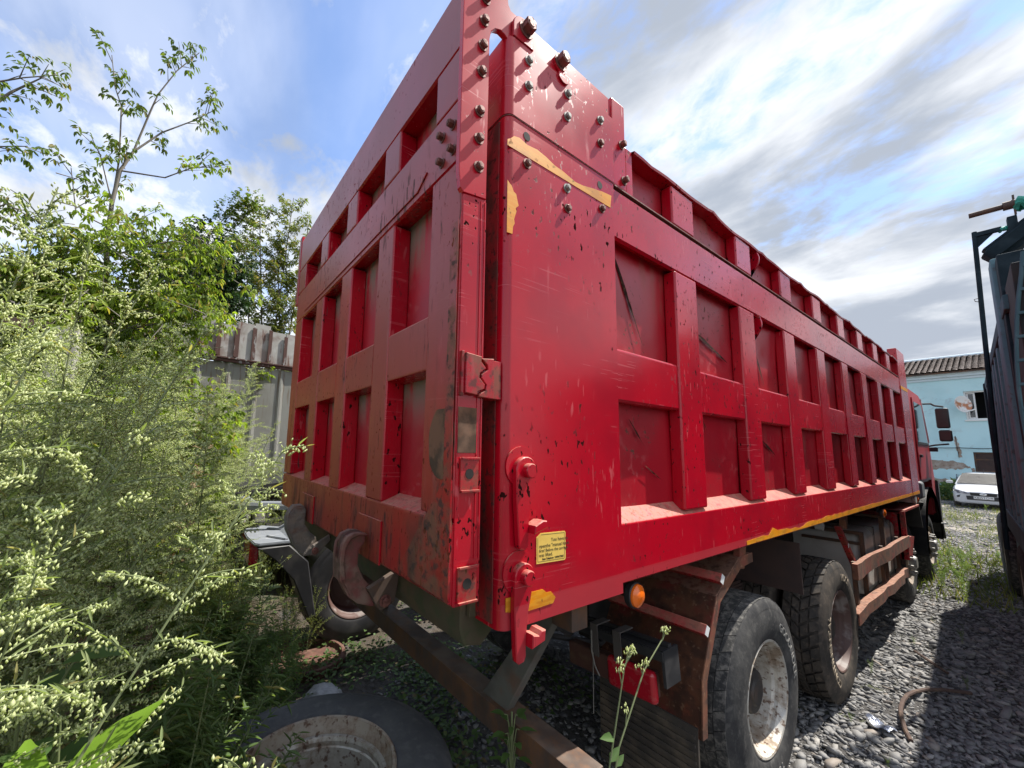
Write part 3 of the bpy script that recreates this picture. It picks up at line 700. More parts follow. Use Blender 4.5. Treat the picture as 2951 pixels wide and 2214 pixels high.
x = Mat('scuffed_letters', (.17, .165, .155), rough=.8, coord='obj'); x.layer((.07, .07, .07), x.noise(30, .5, .7), .8); M['letter'] = x.m
x = Mat('scuffed_brown_letters', (.26, .21, .15), rough=.8, coord='obj'); M['letter_brown'] = x.m
w1 = wheel((-.015, 2.14, .556), 'rim', 'rubber', 'worn', [('GOODRIDER', .385, .068, R(62), 1.0), ('TUBELESS', .385, .055, R(-75), 1.)])
w2 = wheel((-.015, 3.765, .556), 'rim_brown', 'rubber_brown', 'block', [('CONTINENTAL', .385, .078, R(238), 1.0), ('HDC1', .395, .078, R(84), 1.0)])
for o in w2.children:
    if o.name.startswith('sidewall'): o.data.materials.clear(); o.data.materials.append(M['letter_brown'])
for src, y in ((w1, 2.14), (w2, 3.765)):
    for xx in (-.345, -2.015):
        c = copy_tree(src, truck); c.location = (xx, y, .556)
        for ch_ in list(c.children):
            if ch_.name.startswith('sidewall'): bpy.data.objects.remove(ch_)
w3 = wheel((-.075, 7.65, .55), 'rim_rusty', 'rubber', 'worn', steer=True)
w4 = wheel((-.055, 9.62, .55), 'rim_rusty', 'rubber', 'worn', steer=True)
for y in (7.65, 9.62):
    c = copy_tree(w3, truck); c.location = (-2.0, y, .55)

# ---- rear mudguard with its stiffeners and rubber flap
x0, x1 = -.62, -.045
prof = [(1.325, .615), (1.345, .875), (1.545, 1.235), (1.860, 1.390), (2.05, 1.395)]
mb = MB(); th = .006
rows = [[mb.bm.verts.new((xx, y, z)) for xx in (x0, x1)] for y, z in prof]
for A, B in zip(rows, rows[1:]): mb.bm.faces.new((A[0], A[1], B[1], B[0]))
bmesh.ops.solidify(mb.bm, geom=mb.bm.faces[:], thickness=th)
mud = mb.build('mudguard', M['rust'], truck, sharp=25)
lp = [(y + d[0], z + d[1]) for (y, z), d in zip(prof, ((.045, 0), (.048, -.012), (.04, -.036), (.014, -.055), (0, -.05)))]
for (a, b), (c, d) in zip(zip(prof, prof[1:]), zip(lp, lp[1:])): MB().prism([(a[0] - .003, a[1] + .003), (b[0] - .003, b[1] + .003), d, c], 'x', x1 + .001, x1 + .008).build('mudguard_lip', M['rust'], mud)
for y0_, z0_, nx in ((1.412, 1.095, 0), (1.615, 1.312, 0)):
    a = math.atan2(.36, .20) if nx == 0 else 0
    m4 = Matrix.Translation((0, y0_, z0_)) @ Matrix.Rotation(R(55), 4, 'X')
    o = MB().box(-.60, -.028, -.028, .022, -.006, .034, .003, mtx=m4).build('stiffener', M['red_dirty'], mud)
    MB().box(-.0279, -.0262, -.026, .020, -.004, .032, mtx=m4).build('stiffener_end', M['white_chip'] if 'white_chip' in M else M['white'], mud)
MB().prism([(1.905, 1.455), (1.995, 1.455), (1.945, 1.315), (1.880, 1.325)], 'x', -.085, -.045, .004).build('mudguard_bracket', M['rust'], truck)
mb = MB().box(-.62, -.06, 1.318, 1.332, .22, .66)
for k in range(11): mb.box(-.61, -.07, 1.308, 1.319, .24 + k * .037, .256 + k * .037)
mb.build('mudflap', M['mudflap'], truck)
# a second guard plate ahead of wheel one
MB().box(-.95, -.06, 2.995, 3.007, .97, 1.34, .003).build('guard_plate', M['rust_dark'], truck)

# ---- tail lamp carrier hung under the body, strapped up
m4 = Matrix.Translation((-.075, 1.10, .995)) @ Matrix.Rotation(R(-4), 4, 'Y')
car = MB().box(-.60, .0, -.03, .05, .060, .074, .002, mtx=m4).box(-.60, .0, -.040, -.030, .028, .070, .002, mtx=m4).box(-.58, .0, .020, .05, .074, .092, .004, mtx=m4).box(-.014, .002, -.03, .10, -.085, .0735, .002, mtx=m4).build('lamp_carrier', M['plastic'], truck)
m5 = m4 @ Matrix.Translation((-.015, 0, -.062))
lm = MB().box(-.56, -.05, -.035, .03, -.10, .018, .012, 3, mtx=m5).build('tail_lamp', M['lampbody'] if 'lampbody' in M else M['rust'], truck)
MB().box(-.30, -.035, -.05, .0, -.115, .030, .030, 4, mtx=m5).build('red_lens', M['redlens'], lm)
for xx in (-.40, -.26): MB().prism([(-.048, -.06), (-.048, .0925), (-.048, .098), (.07, .098), (.07, .0925), (-.042, .0925), (-.042, -.06)], 'x', xx, xx + .045, mtx=m4).build('strap', M['strapdark'], car)
MB().tube([(-.47, 1.05, 1.03), (-.465, 1.045, .93), (-.45, 1.05, .86), (-.42, 1.05, .82)], .004, 5).tube([(-.46, 1.05, .92), (-.462, 1.05, .62)], .0025, 4).build('loose_wire', M['strap'], car)
# marker lamps
def marker(y, z, x=-.03):
    o = MB().cyl((x - .03, y, z), (x, y, z), .054, 24, bev=.004).build('marker_lamp', M['plastic'], truck)
    MB().lathe([(.022, .001), (.020, .018), (.017, .032), (.008, .046), (0, .048)], 24, 'x', Matrix.Translation((x, y, z))).build('amber_lens', M['orange'], o)
    MB().box(x - .06, x - .03, y - .012, y + .012, z, z + .09).build('lamp_stalk', M['black'], o)
marker(.79, 1.383); marker(5.83, 1.36, -.02); marker(8.30, 1.38, -.02)
MB().cyl((-.20, 4.0, 1.36), (-.15, 4.0, 1.36), .045, 16).build('air_fitting', M['tank'], truck)

# ---- fuel tank, brackets, bent side guard
mb = MB().box(-.80, -.10, 5.20, 6.95, .52, 1.205, .10, 4)
tank = mb.build('fuel_tank', M['tank'], truck)
for y in (5.62, 6.58):
    MB().box(-.80, -.094, y, y + .05, .514, 1.211, .10, 4).build('strap', M['strap'], tank)
    MB().box(-.80, -.096, y + .075, y + .085, .516, 1.208, .10, 4).build('strap', M['black'], tank)
def bentbar(prof, pts, name, mat, parent):
    """prof (dx,dz) section swept along pts (x,y,z)"""
    mb = MB(); rows = [[mb.bm.verts.new((p[0] + q[0], p[1], p[2] + q[1])) for q in prof] for p in pts]
    n = len(prof)
    for A, B in zip(rows, rows[1:]):
        for k in range(n): mb.bm.faces.new((A[k], B[k], B[(k + 1) % n], A[(k + 1) % n]))
    mb.bm.faces.new(rows[0]); mb.bm.faces.new(rows[-1][::-1]); return mb.build(name, mat, parent, sharp=30)
sg = bentbar([(0, -.07), (0, .07), (-.04, .07), (-.04, -.07)], [(.005, 4.29, .945), (.0, 4.5, .935), (-.02, 4.75, .925), (-.025, 5.1, .92), (-.005, 5.5, .92), (.01, 5.8, .918), (0, 6.1, .918), (.005, 6.5, .92), (.01, 7.08, .915)], 'side_guard', M['rust'], truck)
bentbar([(0, -.055), (0, .045), (-.07, .045), (-.07, .035), (-.01, .035), (-.01, -.055)], [(.0, 4.21, .555), (.005, 4.35, .565), (.0, 4.6, .575), (.01, 4.85, .575), (.015, 5.2, .572), (.0, 5.48, .568), (.02, 5.7, .565), (.01, 6.1, .56), (.015, 6.4, .556), (-.01, 6.6, .57), (0, 6.8, .565)], 'lower_rail', M['rust'], sg)
for y in (4.46, 5.70, 6.64): MB().box(-.075, -.045, y, y + .06, .52, 1.0, .003).build('guard_post', M['steel'], sg)
MB().prism([(4.20, 1.345), (4.26, 1.345), (4.80, .875), (4.74, .86)], 'x', -.12, -.075, .004).build('brace', M['red_dirty'], sg)
MB().prism([(4.40, 1.455), (4.50, 1.455), (4.44, 1.30), (4.39, 1.31)], 'x', -.12, -.07, .003).build('hanger', M['rust'], truck)
MB().box(-.0745, -.072, 4.43, 4.455, 1.13, 1.17).build('reflector', M['white'], sg)
for bx in ((-.62, -.09, 5.13, 5.17, 1.165, 1.20), (-.62, -.126, 5.13, 5.17, 1.06, 1.09), (-.125, -.09, 5.13, 5.17, .55, 1.164), (-.50, -.045, 5.90, 5.96, 1.291, 1.32), (-.085, -.045, 5.90, 5.96, .60, 1.29), (-.50, -.045, 6.98, 7.03, 1.271, 1.30), (-.075, -.045, 6.98, 7.03, .62, 1.27)): MB().box(*bx, .003).build('tank_bracket', M['steel'], tank)
# red guard over the first steered wheel
gd = MB().box(-.50, .0, 6.98, 7.02, .68, 1.30, .004).box(-.50, .0, 7.0, 8.26, 1.285, 1.315, .004).build('front_mudguard', M['red_dirty'], truck)
MB().prism([(8.26, 1.31), (8.40, .97), (8.37, .96), (8.22, 1.30)], 'x', -.5, 0).build('mudguard_flap', M['plastic'], gd)
MB().prism([(7.02, .95), (7.3, .95), (7.55, .92), (7.25, .69), (7.02, .75)], 'x', -.03, -.005).build('guard_skirt', M['red_dirty'], gd)
MB().cyl((-.12, 8.05, 1.40), (.0, 8.05, 1.40), .06, 14).box(-.2, -.03, 7.85, 7.98, 1.36, 1.45).build('air_valve', M['tank'], truck)

# hoses, springs and brake chambers round the rear axles
for q in ([(-.9, .6, 1.2), (-.75, .9, .95), (-.6, 1.3, .85), (-.7, 1.9, .9)], [(-1.3, .5, 1.15), (-1.2, .9, .8), (-1.0, 1.5, .75), (-.9, 2.0, .8)], [(-.55, .55, 1.3), (-.5, .8, 1.1), (-.62, 1.05, .95)], [(-1.7, .6, 1.2), (-1.6, 1.0, .9), (-1.5, 1.7, .85)]):
    MB().tube(q, .016, 6).build('air_hose', M['plastic'], truck)
for xx in (-.62, -1.82):
    for k in range(6): MB().box(xx - .05, xx + .05, 2.95 - .75 + k * .09, 2.95 + .75 - k * .09, .74 + k * .028, .762 + k * .028).build('leaf_spring', M['rust_dark'], truck)
    MB().cyl((xx, 1.62, .72), (xx, 1.82, .72), .10, 16, bev=.015).build('brake_chamber', M['black'], truck)

# ---- cab
cab = MB()
P = [(8.62, 1.60), (8.62, 3.12), (8.72, 3.18), (9.9, 3.16), (10.12, 3.10), (10.52, 2.36), (10.62, 2.20), (10.80, 1.50), (10.80, 1.0), (10.3, 1.0), (10.3, 1.6)]
cab.prism(P, 'x', -2.30, -.035, .03, 2)
cabo = cab.build('cab', M['cab'], truck)
door = MB().prism([(8.98, 1.66), (8.98, 3.02), (9.95, 3.02), (10.28, 2.36), (10.32, 2.15), (10.35, 1.66)], 'x', -.034, -.018, .004).build('door', M['cab'], cabo)
MB().prism([(9.06, 2.28), (9.06, 2.95), (9.90, 2.95), (10.20, 2.28)], 'x', -.0175, -.013).build('door_window', M['glass'], cabo)
MB().prism([(9.03, 2.24), (9.03, 2.28), (10.22, 2.28), (10.24, 2.24)], 'x', -.0175, -.010).build('window_trim', M['plastic'], cabo)
MB().box(-.0175, .012, 9.06, 9.20, 2.02, 2.07, .006).build('door_handle', M['plastic'], cabo)
MB().box(-2.2, -.10, 10.16, 10.62, 3.02, 3.07, .01, mtx=Matrix.Translation((0, 0, .02))).build('sun_visor', M['plastic'], cabo)
MB().prism([(10.15, 3.05), (10.56, 2.32), (10.58, 2.34), (10.17, 3.07)], 'x', -2.2, -.12).build('windscreen', M['glass'], cabo)
MB().prism([(10.06, 3.08), (10.09, 3.08), (10.55, 2.30), (10.52, 2.30)], 'x', -.0345, -.020, .003).build('pillar_reflection', M['white'], cabo)  # white strip painting the reflection that runs down the windscreen pillar
fen = MB()
rows = []
for a in np.linspace(R(-8), R(188), 15):
    y, z = 9.68 + .98 * math.cos(a), .66 + .86 * math.sin(a)
    rows.append([fen.bm.verts.new((-.50, y, z)), fen.bm.verts.new((-.005, y, z)), fen.bm.verts.new((-.005, 9.68 + .82 * math.cos(a), .62 + .74 * math.sin(a)))])
for A, B in zip(rows, rows[1:]):
    for k in (0, 1): fen.bm.faces.new((A[k], A[k + 1], B[k + 1], B[k]))
bmesh.ops.solidify(fen.bm, geom=fen.bm.faces[:], thickness=.02)
fen.build('wheel_arch', M['plastic'], cabo)
MB().box(-.45, .0, 8.72, 9.05, 1.36, 1.64, .05, 3).build('rear_step', M['plastic_grey'], cabo)
MB().prism([(10.66, .60), (10.80, .60), (10.9, 1.55), (10.74, 1.6)], 'x', -.30, .0, .01).build('step_panel', M['plastic'], cabo)
MB().prism([(10.55, .84), (10.62, .85), (10.80, .57), (10.72, .55)], 'x', -.40, .02, .004).build('corner_flap', M['plastic'], cabo)
MB().box(-.25, -.07, 8.46, 8.56, 1.05, 3.30, .03, 3).build('intake_pipe', M['plastic'], cabo)
MB().box(-.12, -.02, 8.5, 8.60, 1.55, 2.75, .02).build('rear_panel', M['cab'], cabo)
MB().box(-.20, -.03, 8.98, 9.02, .45, 1.30, .01).build('wheel_flap', M['plastic'], cabo)
# mirrors
mr = MB().tube([(-.05, 10.35, 3.02), (.06, 10.40, 3.02), (.10, 10.42, 2.985), (.21, 10.43, 2.955)], .017, 8).tube([(-.05, 10.45, 2.23), (.05, 10.43, 2.255), (.22, 10.42, 2.275)], .016, 8).build('mirror_arm', M['plastic'], cabo)
MB().box(.10, .265, 10.38, 10.47, 2.56, 2.93, .03, 3, mtx=None).build('mirror_housing', M['plastic'], cabo)
MB().box(.116, .250, 10.374, 10.379, 2.58, 2.91).build('mirror_glass', M['mirror'], cabo)
MB().box(.115, .275, 10.38, 10.46, 2.32, 2.53, .03, 3).build('mirror_housing', M['plastic'], cabo)
MB().box(.130, .260, 10.374, 10.379, 2.34, 2.51).build('mirror_glass', M['mirror'], cabo)
MB().box(-.07, .08, 10.38, 10.46, 2.135, 2.215, .01).build('indicator_block', M['plastic'], cabo)
# ================================================================ ground
def sst(a, b, x):
    t = np.clip((np.asarray(x, float) - a) / (b - a), 0, 1); return t * t * (3 - 2 * t)
def ground_z(x, y):
    x = np.asarray(x, float); y = np.asarray(y, float)
    bank = 1.15 * sst(-2.9, -6.2, x) * sst(1.6, -.6, y) + .35 * sst(-4.5, -7, x) * sst(.0, 2.5, y)
    rough = .025 * np.sin(x * 2.3 + y * .7) * np.sin(y * 1.9 - x * .4) + .012 * np.sin(x * 5.1 + 1) * np.sin(y * 4.3)
    return bank + rough * (.3 + .7 * sst(-1.5, -3.2, x))
gx = np.r_[-700, -300, -120, -60, -30, np.linspace(-16, 8, 81), 14, 30, 80, 300, 700]
gy = np.r_[-700, -300, -100, -40, -15, np.linspace(-6, 40, 116), 55, 100, 300, 700]
X_, Y_ = np.meshgrid(gx, gy, indexing='ij'); V = np.stack([X_, Y_, ground_z(X_, Y_)], -1).reshape(-1, 3)
ny = len(gy); ii, jj = np.meshgrid(np.arange(len(gx) - 1), np.arange(ny - 1), indexing='ij'); a = (ii * ny + jj).ravel()
x = Mat('ground_earth', (.085, .080, .075), rough=.95)
x.layer((.16, .15, .14), x.noise(14, .44, .68, detail=8, rough=.75), .8)
x.layer((.045, .043, .042), x.noise(30, .48, .62, detail=6), .8)
x.layer((.34, .30, .245), x.mul(x.noise(.7, .40, .62, detail=5), x.axis('p', 1, 11, 15)), .9)
x.layer((.085, .065, .045), x.mul(x.axis('p', 0, -1.9, -3.0), x.noise(3, .3, .55, detail=6)), .95)
x.layer((.10, .12, .045), x.mul(x.noise(1.1, .50, .60, detail=6), x.noise(9, .45, .6, detail=5)), .65)
x.bump(x.noise(22, None, None, detail=8, rough=.7), .06, .9)
me = np_mesh('ground', V, np.stack([a, a + ny, a + ny + 1, a + 1], -1)); me.shade_smooth()
link('ground', me, x.m, kind='structure')

# gravel: angular flat stones, one mesh
ICO = bmesh.new(); bmesh.ops.create_icosphere(ICO, subdivisions=1, radius=1.)
IV = np.array([v.co[:] for v in ICO.verts]); IF = np.array([[v.index for v in f.verts] for f in ICO.faces]); ICO.free()
def stones(name, pts, size, mat, seed, flat=(.22, .55), **props):
    g = np.random.default_rng(seed); n = len(pts)
    s = size[:, None] * np.stack([g.uniform(.75, 1.6, n), g.uniform(.45, .95, n), g.uniform(*flat, n)], -1)
    B = IV[None] * (1 + g.uniform(-.45, .30, (n, 12, 1)))
    B = np.clip(B, -.72, .72)
    P = B * s[:, None]
    yaw, tx, ty = g.uniform(0, 6.28, n), np.clip(g.normal(0, .38, n), -.8, .8), np.clip(g.normal(0, .38, n), -.8, .8)
    c, sn = np.cos(yaw), np.sin(yaw)
    x_ = P[..., 0] * c[:, None] - P[..., 1] * sn[:, None]; y_ = P[..., 0] * sn[:, None] + P[..., 1] * c[:, None]
    z_ = P[..., 2] + x_ * np.tan(tx)[:, None] * .6 + y_ * np.tan(ty)[:, None] * .6
    out = np.stack([x_ + pts[:, 0:1], y_ + pts[:, 1:2], z_ + pts[:, 2:3]], -1).reshape(-1, 3)
    F = (IF[None] + (np.arange(n) * 12)[:, None, None]).reshape(-1, 3)
    return link(name, np_mesh(name, out, F), mat, kind='stuff', **props)
x = Mat('gravel_stone', (.20, .196, .19), rough=.75)
x.layer((.08, .08, .085), x.island(0, 1) if False else x.rng(x.geo.outputs['Random Per Island'], .50, .75), .9)
x.layer((.36, .345, .32), x.rng(x.geo.outputs['Random Per Island'], .80, .93), .9)
x.layer((.24, .20, .165), x.rng(x.geo.outputs['Random Per Island'], .93, .97), .9)
x.layer((.24, .23, .215), x.noise(45, .5, .72, detail=5), .45); x.bump(x.noise(120, None, None, detail=3), .004, .5)
M['stone'] = x.m
def scatter(n, x0, x1, y0, y1, smin, smax, seed, keep=None):
    g = np.random.default_rng(seed); p = np.stack([g.uniform(x0, x1, n), g.uniform(y0, y1, n)], -1)
    s = smin + (smax - smin) * g.random(n) ** 2.0
    if keep is not None:
        k = keep(p, g); p, s = p[k], s[k]
    z = ground_z(p[:, 0], p[:, 1]) + s * g.uniform(-.05, .30, len(p))
    return np.column_stack([p, z]), s
parts = [scatter(19000, -.9, 1.7, 1.4, 8.2, .014, .046, 11), scatter(8500, -1.6, 1.3, 8.2, 17, .018, .05, 12),
         scatter(4200, -3.4, 1.2, 17, 30, .025, .06, 13), scatter(4200, -2.5, -.9, .6, 6.5, .014, .042, 14, lambda p, g: g.random(len(p)) < .25 + .75 * sst(-2.4, -1.4, p[:, 0])),
         scatter(1500, -1.2, 1.0, -.8, 1.4, .012, .035, 15), scatter(420, -.8, 1.4, 1.8, 12, .045, .078, 16), scatter(16000, -.9, 1.5, 1.8, 7, .006, .013, 17)]
stones('gravel', np.vstack([q[0] for q in parts]), np.concatenate([q[1] for q in parts]), M['stone'], 3)

# ================================================================ blue two-storey house
x = Mat('pale_blue_render', (.50, .74, .77), rough=.9)
x.layer((.42, .64, .67), x.noise(.9, .42, .66, detail=7), .7).layer((.52, .72, .74), x.noise(3, .5, .7, detail=5), .5)
x.layer((.36, .40, .40), x.mul(x.noise(2.6, .58, .66, detail=8, dist=.8), x.noise(.35, .50, .66)), .45); M['blue_wall'] = x.m
x = Mat('bare_plaster', (.30, .24, .19), rough=.95); x.layer((.42, .38, .33), x.noise(4, .45, .65, detail=6), .8).layer((.20, .12, .08), x.noise(9, .55, .68), .8); M['bare'] = x.m
x = Mat('roof_tile_grey', (.40, .33, .30), rough=.85); x.layer((.52, .46, .42), x.noise(1.4, .4, .66, detail=6), .8).layer((.22, .17, .15), x.noise(6, .5, .7, detail=5), .7); M['rooftile'] = x.m
x = Mat('cornice_paint', (.56, .66, .70), rough=.85); x.layer((.46, .55, .58), x.noise(2, .45, .7, detail=6), .6); M['cornice'] = x.m
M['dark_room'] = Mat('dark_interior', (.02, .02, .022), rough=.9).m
M['white_frame'] = Mat('white_window_frame', (.74, .74, .72), rough=.6).m
house = thing('house', 'pale blue two-storey house with grey tiled roof and peeling plaster behind the white car', 'house', loc=(-2, 36, 0)); ROOTS.append(house)
HY = 32.2
def facade(x0, x1, z0, z1, holes):
    mb = MB(); xs_ = sorted({x0, x1, *[h[0] for h in holes], *[h[1] for h in holes]})
    for a, b in zip(xs_, xs_[1:]):
        zs = [z0]
        for h in sorted(holes, key=lambda h: h[2]):
            if h[0] < (a + b) / 2 < h[1]: zs += [h[2], h[3]]
        zs.append(z1)
        for c, d in zip(zs[0::2], zs[1::2]): mb.box(a, b, HY, HY + .4, c, d)
    bmesh.ops.remove_doubles(mb.bm, verts=mb.bm.verts[:], dist=1e-4)
    return mb
holes = [(-.58, .42, 4.08, 5.58), (-.52, .45, 1.42, 2.42), (-5.2, -4.2, 4.08, 5.58), (-5.2, -4.2, 1.42, 2.42), (3.8, 4.8, 4.08, 5.58), (3.8, 4.8, 1.42, 2.42), (-9.8, -8.8, 4.08, 5.58)]
hw = facade(-13, 9, 0, 6.26, holes).build('front_wall', M['blue_wall'], house, flat=True)
MB().box(-13, 9, HY + 8, HY + 8.4, 0, 6.26).build('back_wall', M['blue_wall'], house); MB().box(-13, -12.6, HY + .4, HY + 8, 0, 6.26).build('end_wall', M['blue_wall'], house); MB().box(8.6, 9, HY + .4, HY + 8, 0, 6.26).build('end_wall', M['blue_wall'], house)
MB().prism([(HY - .06, 6.26), (HY - .06, 6.36), (HY - .14, 6.40), (HY - .14, 6.50), (HY - .22, 6.56), (HY - .22, 6.66), (HY + .4, 6.66), (HY + .4, 6.26)], 'x', -13.1, 9.1).build('cornice', M['cornice'], house, flat=True)
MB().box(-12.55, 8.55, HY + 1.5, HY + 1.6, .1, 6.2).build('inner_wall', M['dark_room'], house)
for i, h in enumerate(holes):
    fr = MB(); w_ = .07
    fr.box(h[0], h[0] + w_, HY + .08, HY + .16, h[2], h[3]).box(h[1] - w_, h[1], HY + .08, HY + .16, h[2], h[3]).box(h[0] + w_, h[1] - w_, HY + .08, HY + .16, h[2], h[2] + w_).box(h[0] + w_, h[1] - w_, HY + .08, HY + .16, h[3] - w_, h[3])
    lower = h[2] < 2
    if not lower: fr.box(h[0] - .06, h[1] + .06, HY - .06, HY + .1, h[2] - .06, h[2] - .002)
    f = fr.build('window_frame', M['white_frame'] if not lower else M['steel'], house, flat=True)
    if lower:
        MB().box(h[0] + w_, h[1] - w_, HY + .10, HY + .13, h[2] + w_, h[3] - w_).build('board', M['rust_dark'], f)
        MB().box(h[0] + w_, h[1] - w_, HY + .085, HY + .099, (h[2] + h[3]) / 2 + .1, (h[2] + h[3]) / 2 + .15).build('crossbar', M['steel'], f)
    elif i == 0:      # one sash stands open into the room
        MB().box(h[0] + .08, h[0] + .36, HY + .17, HY + .21, h[2] + .08, h[3] - .08).build('sash', M['white_frame'], f)
        MB().box(h[0] + .14, h[0] + .30, HY + .160, HY + .168, h[2] + .14, h[3] - .14).build('pane', M['glass'], f)
    else: MB().box(h[0] + w_, h[1] - w_, HY + .11, HY + .12, h[2] + w_, h[3] - w_).build('pane', M['glass'], f)
# torn plaster: irregular shallow patches standing just off the wall
def patch(name, pts, seed, amp):
    r = random.Random(seed); out = []
    for (a, b), (c, d) in zip(pts, pts[1:] + pts[:1]):
        for k in range(6):
            t = k / 6; out.append((a + (c - a) * t + r.uniform(-amp, amp), b + (d - b) * t + r.uniform(-amp, amp)))
    MB().prism(out, 'y', HY - .012, HY - .003).build(name, M['bare'], house, flat=True)
patch('plaster_patch', [(-3.5, 1.45), (-1.8, 1.5), (-1.2, 1.52), (-.70, 1.62), (-.85, 1.85), (-1.2, 1.95), (-1.8, 1.98), (-3.5, 2.0)], 4, .05)
patch('plaster_patch', [(-1.02, 2.1), (-.90, 2.15), (-.92, 2.6), (-.99, 3.0), (-1.04, 3.3), (-1.10, 3.0), (-1.03, 2.5)], 6, .03)
patch('plaster_patch', [(-.62, 1.32), (-.5, 1.34), (-.53, 1.6), (-.66, 1.6)], 8, .03)
patch('plaster_patch', [(-2.3, .7), (-1.5, .75), (-1.45, 1.0), (-2.2, 1.05)], 9, .05)
# roof: S-shaped tile rows
mb_v, mb_f = [], []
nx_, nrow = 420, 13; xs_ = np.linspace(-13.5, 9.5, nx_); z0_, z1_, y0_, y1_ = 6.66, 7.98, HY - .35, HY + 3.3
wave = .045 * np.abs(np.sin(xs_ * math.pi / .22)) ** .7
for k in range(nrow):
    for t, dz in ((k / nrow, .055), ((k + 1.08) / nrow, -.0)):
        for xx, w_ in zip(xs_, wave): mb_v.append((xx, y0_ + (y1_ - y0_) * t, z0_ + (z1_ - z0_) * t + dz + w_))
    o_ = k * 2 * nx_
    for q in range(nx_ - 1): mb_f.append((o_ + q, o_ + q + 1, o_ + nx_ + q + 1, o_ + nx_ + q))
    if k:
        for q in range(nx_ - 1): pass
link('roof_tiles', np_mesh('roof_tiles', mb_v, mb_f), M['rooftile'], house, kind='stuff')
MB().prism([(y0_ + .05, z0_ - .02), (y1_, z1_ - .03), (HY + 8.6, 6.66), (HY + 8.6, 6.60), (y1_, z1_ - .10), (y0_ + .05, z0_ - .08)], 'x', -13.5, 9.5).build('roof_deck', M['steel'], house)
MB().cyl((-13.6, y1_ + .05, z1_ + .03), (9.6, y1_ + .05, z1_ + .03), .12, 12).build('ridge_cap', M['cornice'], house)
# satellite dish
dish = thing('satellite_dish', 'white satellite dish with an orange rust stain beside the open upstairs window', 'satellite dish', loc=(-.78, HY, 4.85)); ROOTS.append(dish)
x = Mat('dish_white', (.72, .72, .70), rough=.5); sp_ = x.noise(3.2, .44, .60, detail=5, off=(.3, .1, .2)); x.layer((.42, .14, .04), x.mul(sp_, x.axis('p', 2, 5.15, 4.95), x.axis('p', 2, 4.45, 4.6)), .95); M['dish'] = x.m
dm = Matrix.Translation((-.66, HY - .62, 4.85)) @ Vector((.80, -.60, .10)).to_track_quat('Z', 'Y').to_matrix().to_4x4()
MB().lathe([(.0, .001), (.01, .12), (.035, .24), (.075, .36), (.10, .43), (.095, .44), (.06, .37), (.02, .24), (-.008, .12), (-.015, .001)], 28, 'z', dm).build('dish', M['dish'], dish)
MB().tube([(-.66, HY - .62, 4.85), (-.85, HY - .45, 4.80), (-.85, HY, 4.80)], .022, 6).build('bracket', M['steel'], dish)
MB().tube([(-.62, HY - .75, 4.44), (-.45, HY - .95, 4.45), (-.30, HY - 1.08, 4.50)], .014, 5).build('feed_arm', M['white'], dish)
MB().cyl((-.34, HY - 1.05, 4.48), (-.22, HY - 1.10, 4.54), .035, 10).build('receiver', M['white'], dish)
tag(MB().tube([(-4.5, HY - .10, 2.72), (-1.4, HY - .10, 2.62), (-.9, HY - .10, 2.635), (-.3, HY - .10, 2.60), (.2, HY - .10, 2.62), (.8, HY - .10, 2.60), (3, HY - .10, 2.7)], .018, 5).build('wall_cable', M['plastic']), 'black cable strung across the pale blue wall below the upstairs window', 'cable')

# ================================================================ white hatchback
car = thing('parked_car', 'white saloon car facing out, parked in front of the blue house', 'car', loc=(-.13, 28, 0)); ROOTS.append(car)
x = Mat('white_car_paint', (.52, .53, .54), rough=.3, coat=.2); M['carwhite'] = x.m
CX, CY = -.13, 26.2
x = Mat('smoky_lamp_glass', (.10, .10, .12), rough=.2); x.layer((.4, .4, .42), x.noise(9, .5, .62), .7); M['lamp_clear'] = x.m
def car_loft(st, name, mat, parent, sub=True):
    """st: (y, [(half-width, z) from sill to centre])"""
    mb = MB(); rows = []
    for y, pr in st:
        half = [(w_, z) for w_, z in pr]
        ring = [(CX - w_, CY + y, z) for w_, z in half] + [(CX + w_, CY + y, z) for w_, z in half[::-1]]
        rows.append([mb.bm.verts.new(q) for q in ring])
    n = len(rows[0])
    for A, B in zip(rows, rows[1:]):
        for k in range(n): mb.bm.faces.new((A[k], B[k], B[(k + 1) % n], A[(k + 1) % n]))
    mb.bm.faces.new(rows[0]); mb.bm.faces.new(rows[-1][::-1])
    return mb.build(name, mat, parent, sharp=40)
def st(y, w, z0, z1, crown=.03): return (y, [(w * .86, z0), (w * .97, z0 + .06), (w, (z0 + z1) / 2), (w * .985, z1 - .10), (w * .90, z1 - .01), (w * .5, z1 + crown * .7), (.01, z1 + crown)])
body = car_loft([st(0, .62, .28, .60), st(.05, .74, .22, .68), st(.22, .82, .20, .76), st(.6, .845, .19, .86), st(1.15, .85, .19, .95), st(3.3, .85, .19, .97), st(3.9, .84, .22, .96), st(4.15, .76, .28, .88)], 'body', M['carwhite'], car)
def stc(y, wb, wt, z1): return (y, [(wb, .93), (wb * .98, 1.0), ((wb + wt) / 2, (z1 + .95) / 2 + .1), (wt * 1.03, z1 - .07), (wt * .9, z1 - .02), (wt * .5, z1 + .01), (.01, z1 + .015)])
car_loft([(1.10, [(.80, .93), (.80, .94), (.79, .945), (.78, .95), (.6, .955), (.4, .96), (.01, .965)]), stc(1.80, .80, .60, 1.38), stc(2.15, .80, .60, 1.44), stc(2.9, .80, .60, 1.46), stc(3.6, .78, .55, 1.30), (4.0, [(.70, .93), (.70, .94), (.68, .945), (.66, .95), (.6, .955), (.4, .96), (.01, .965)])], 'roof', M['carwhite'], car)
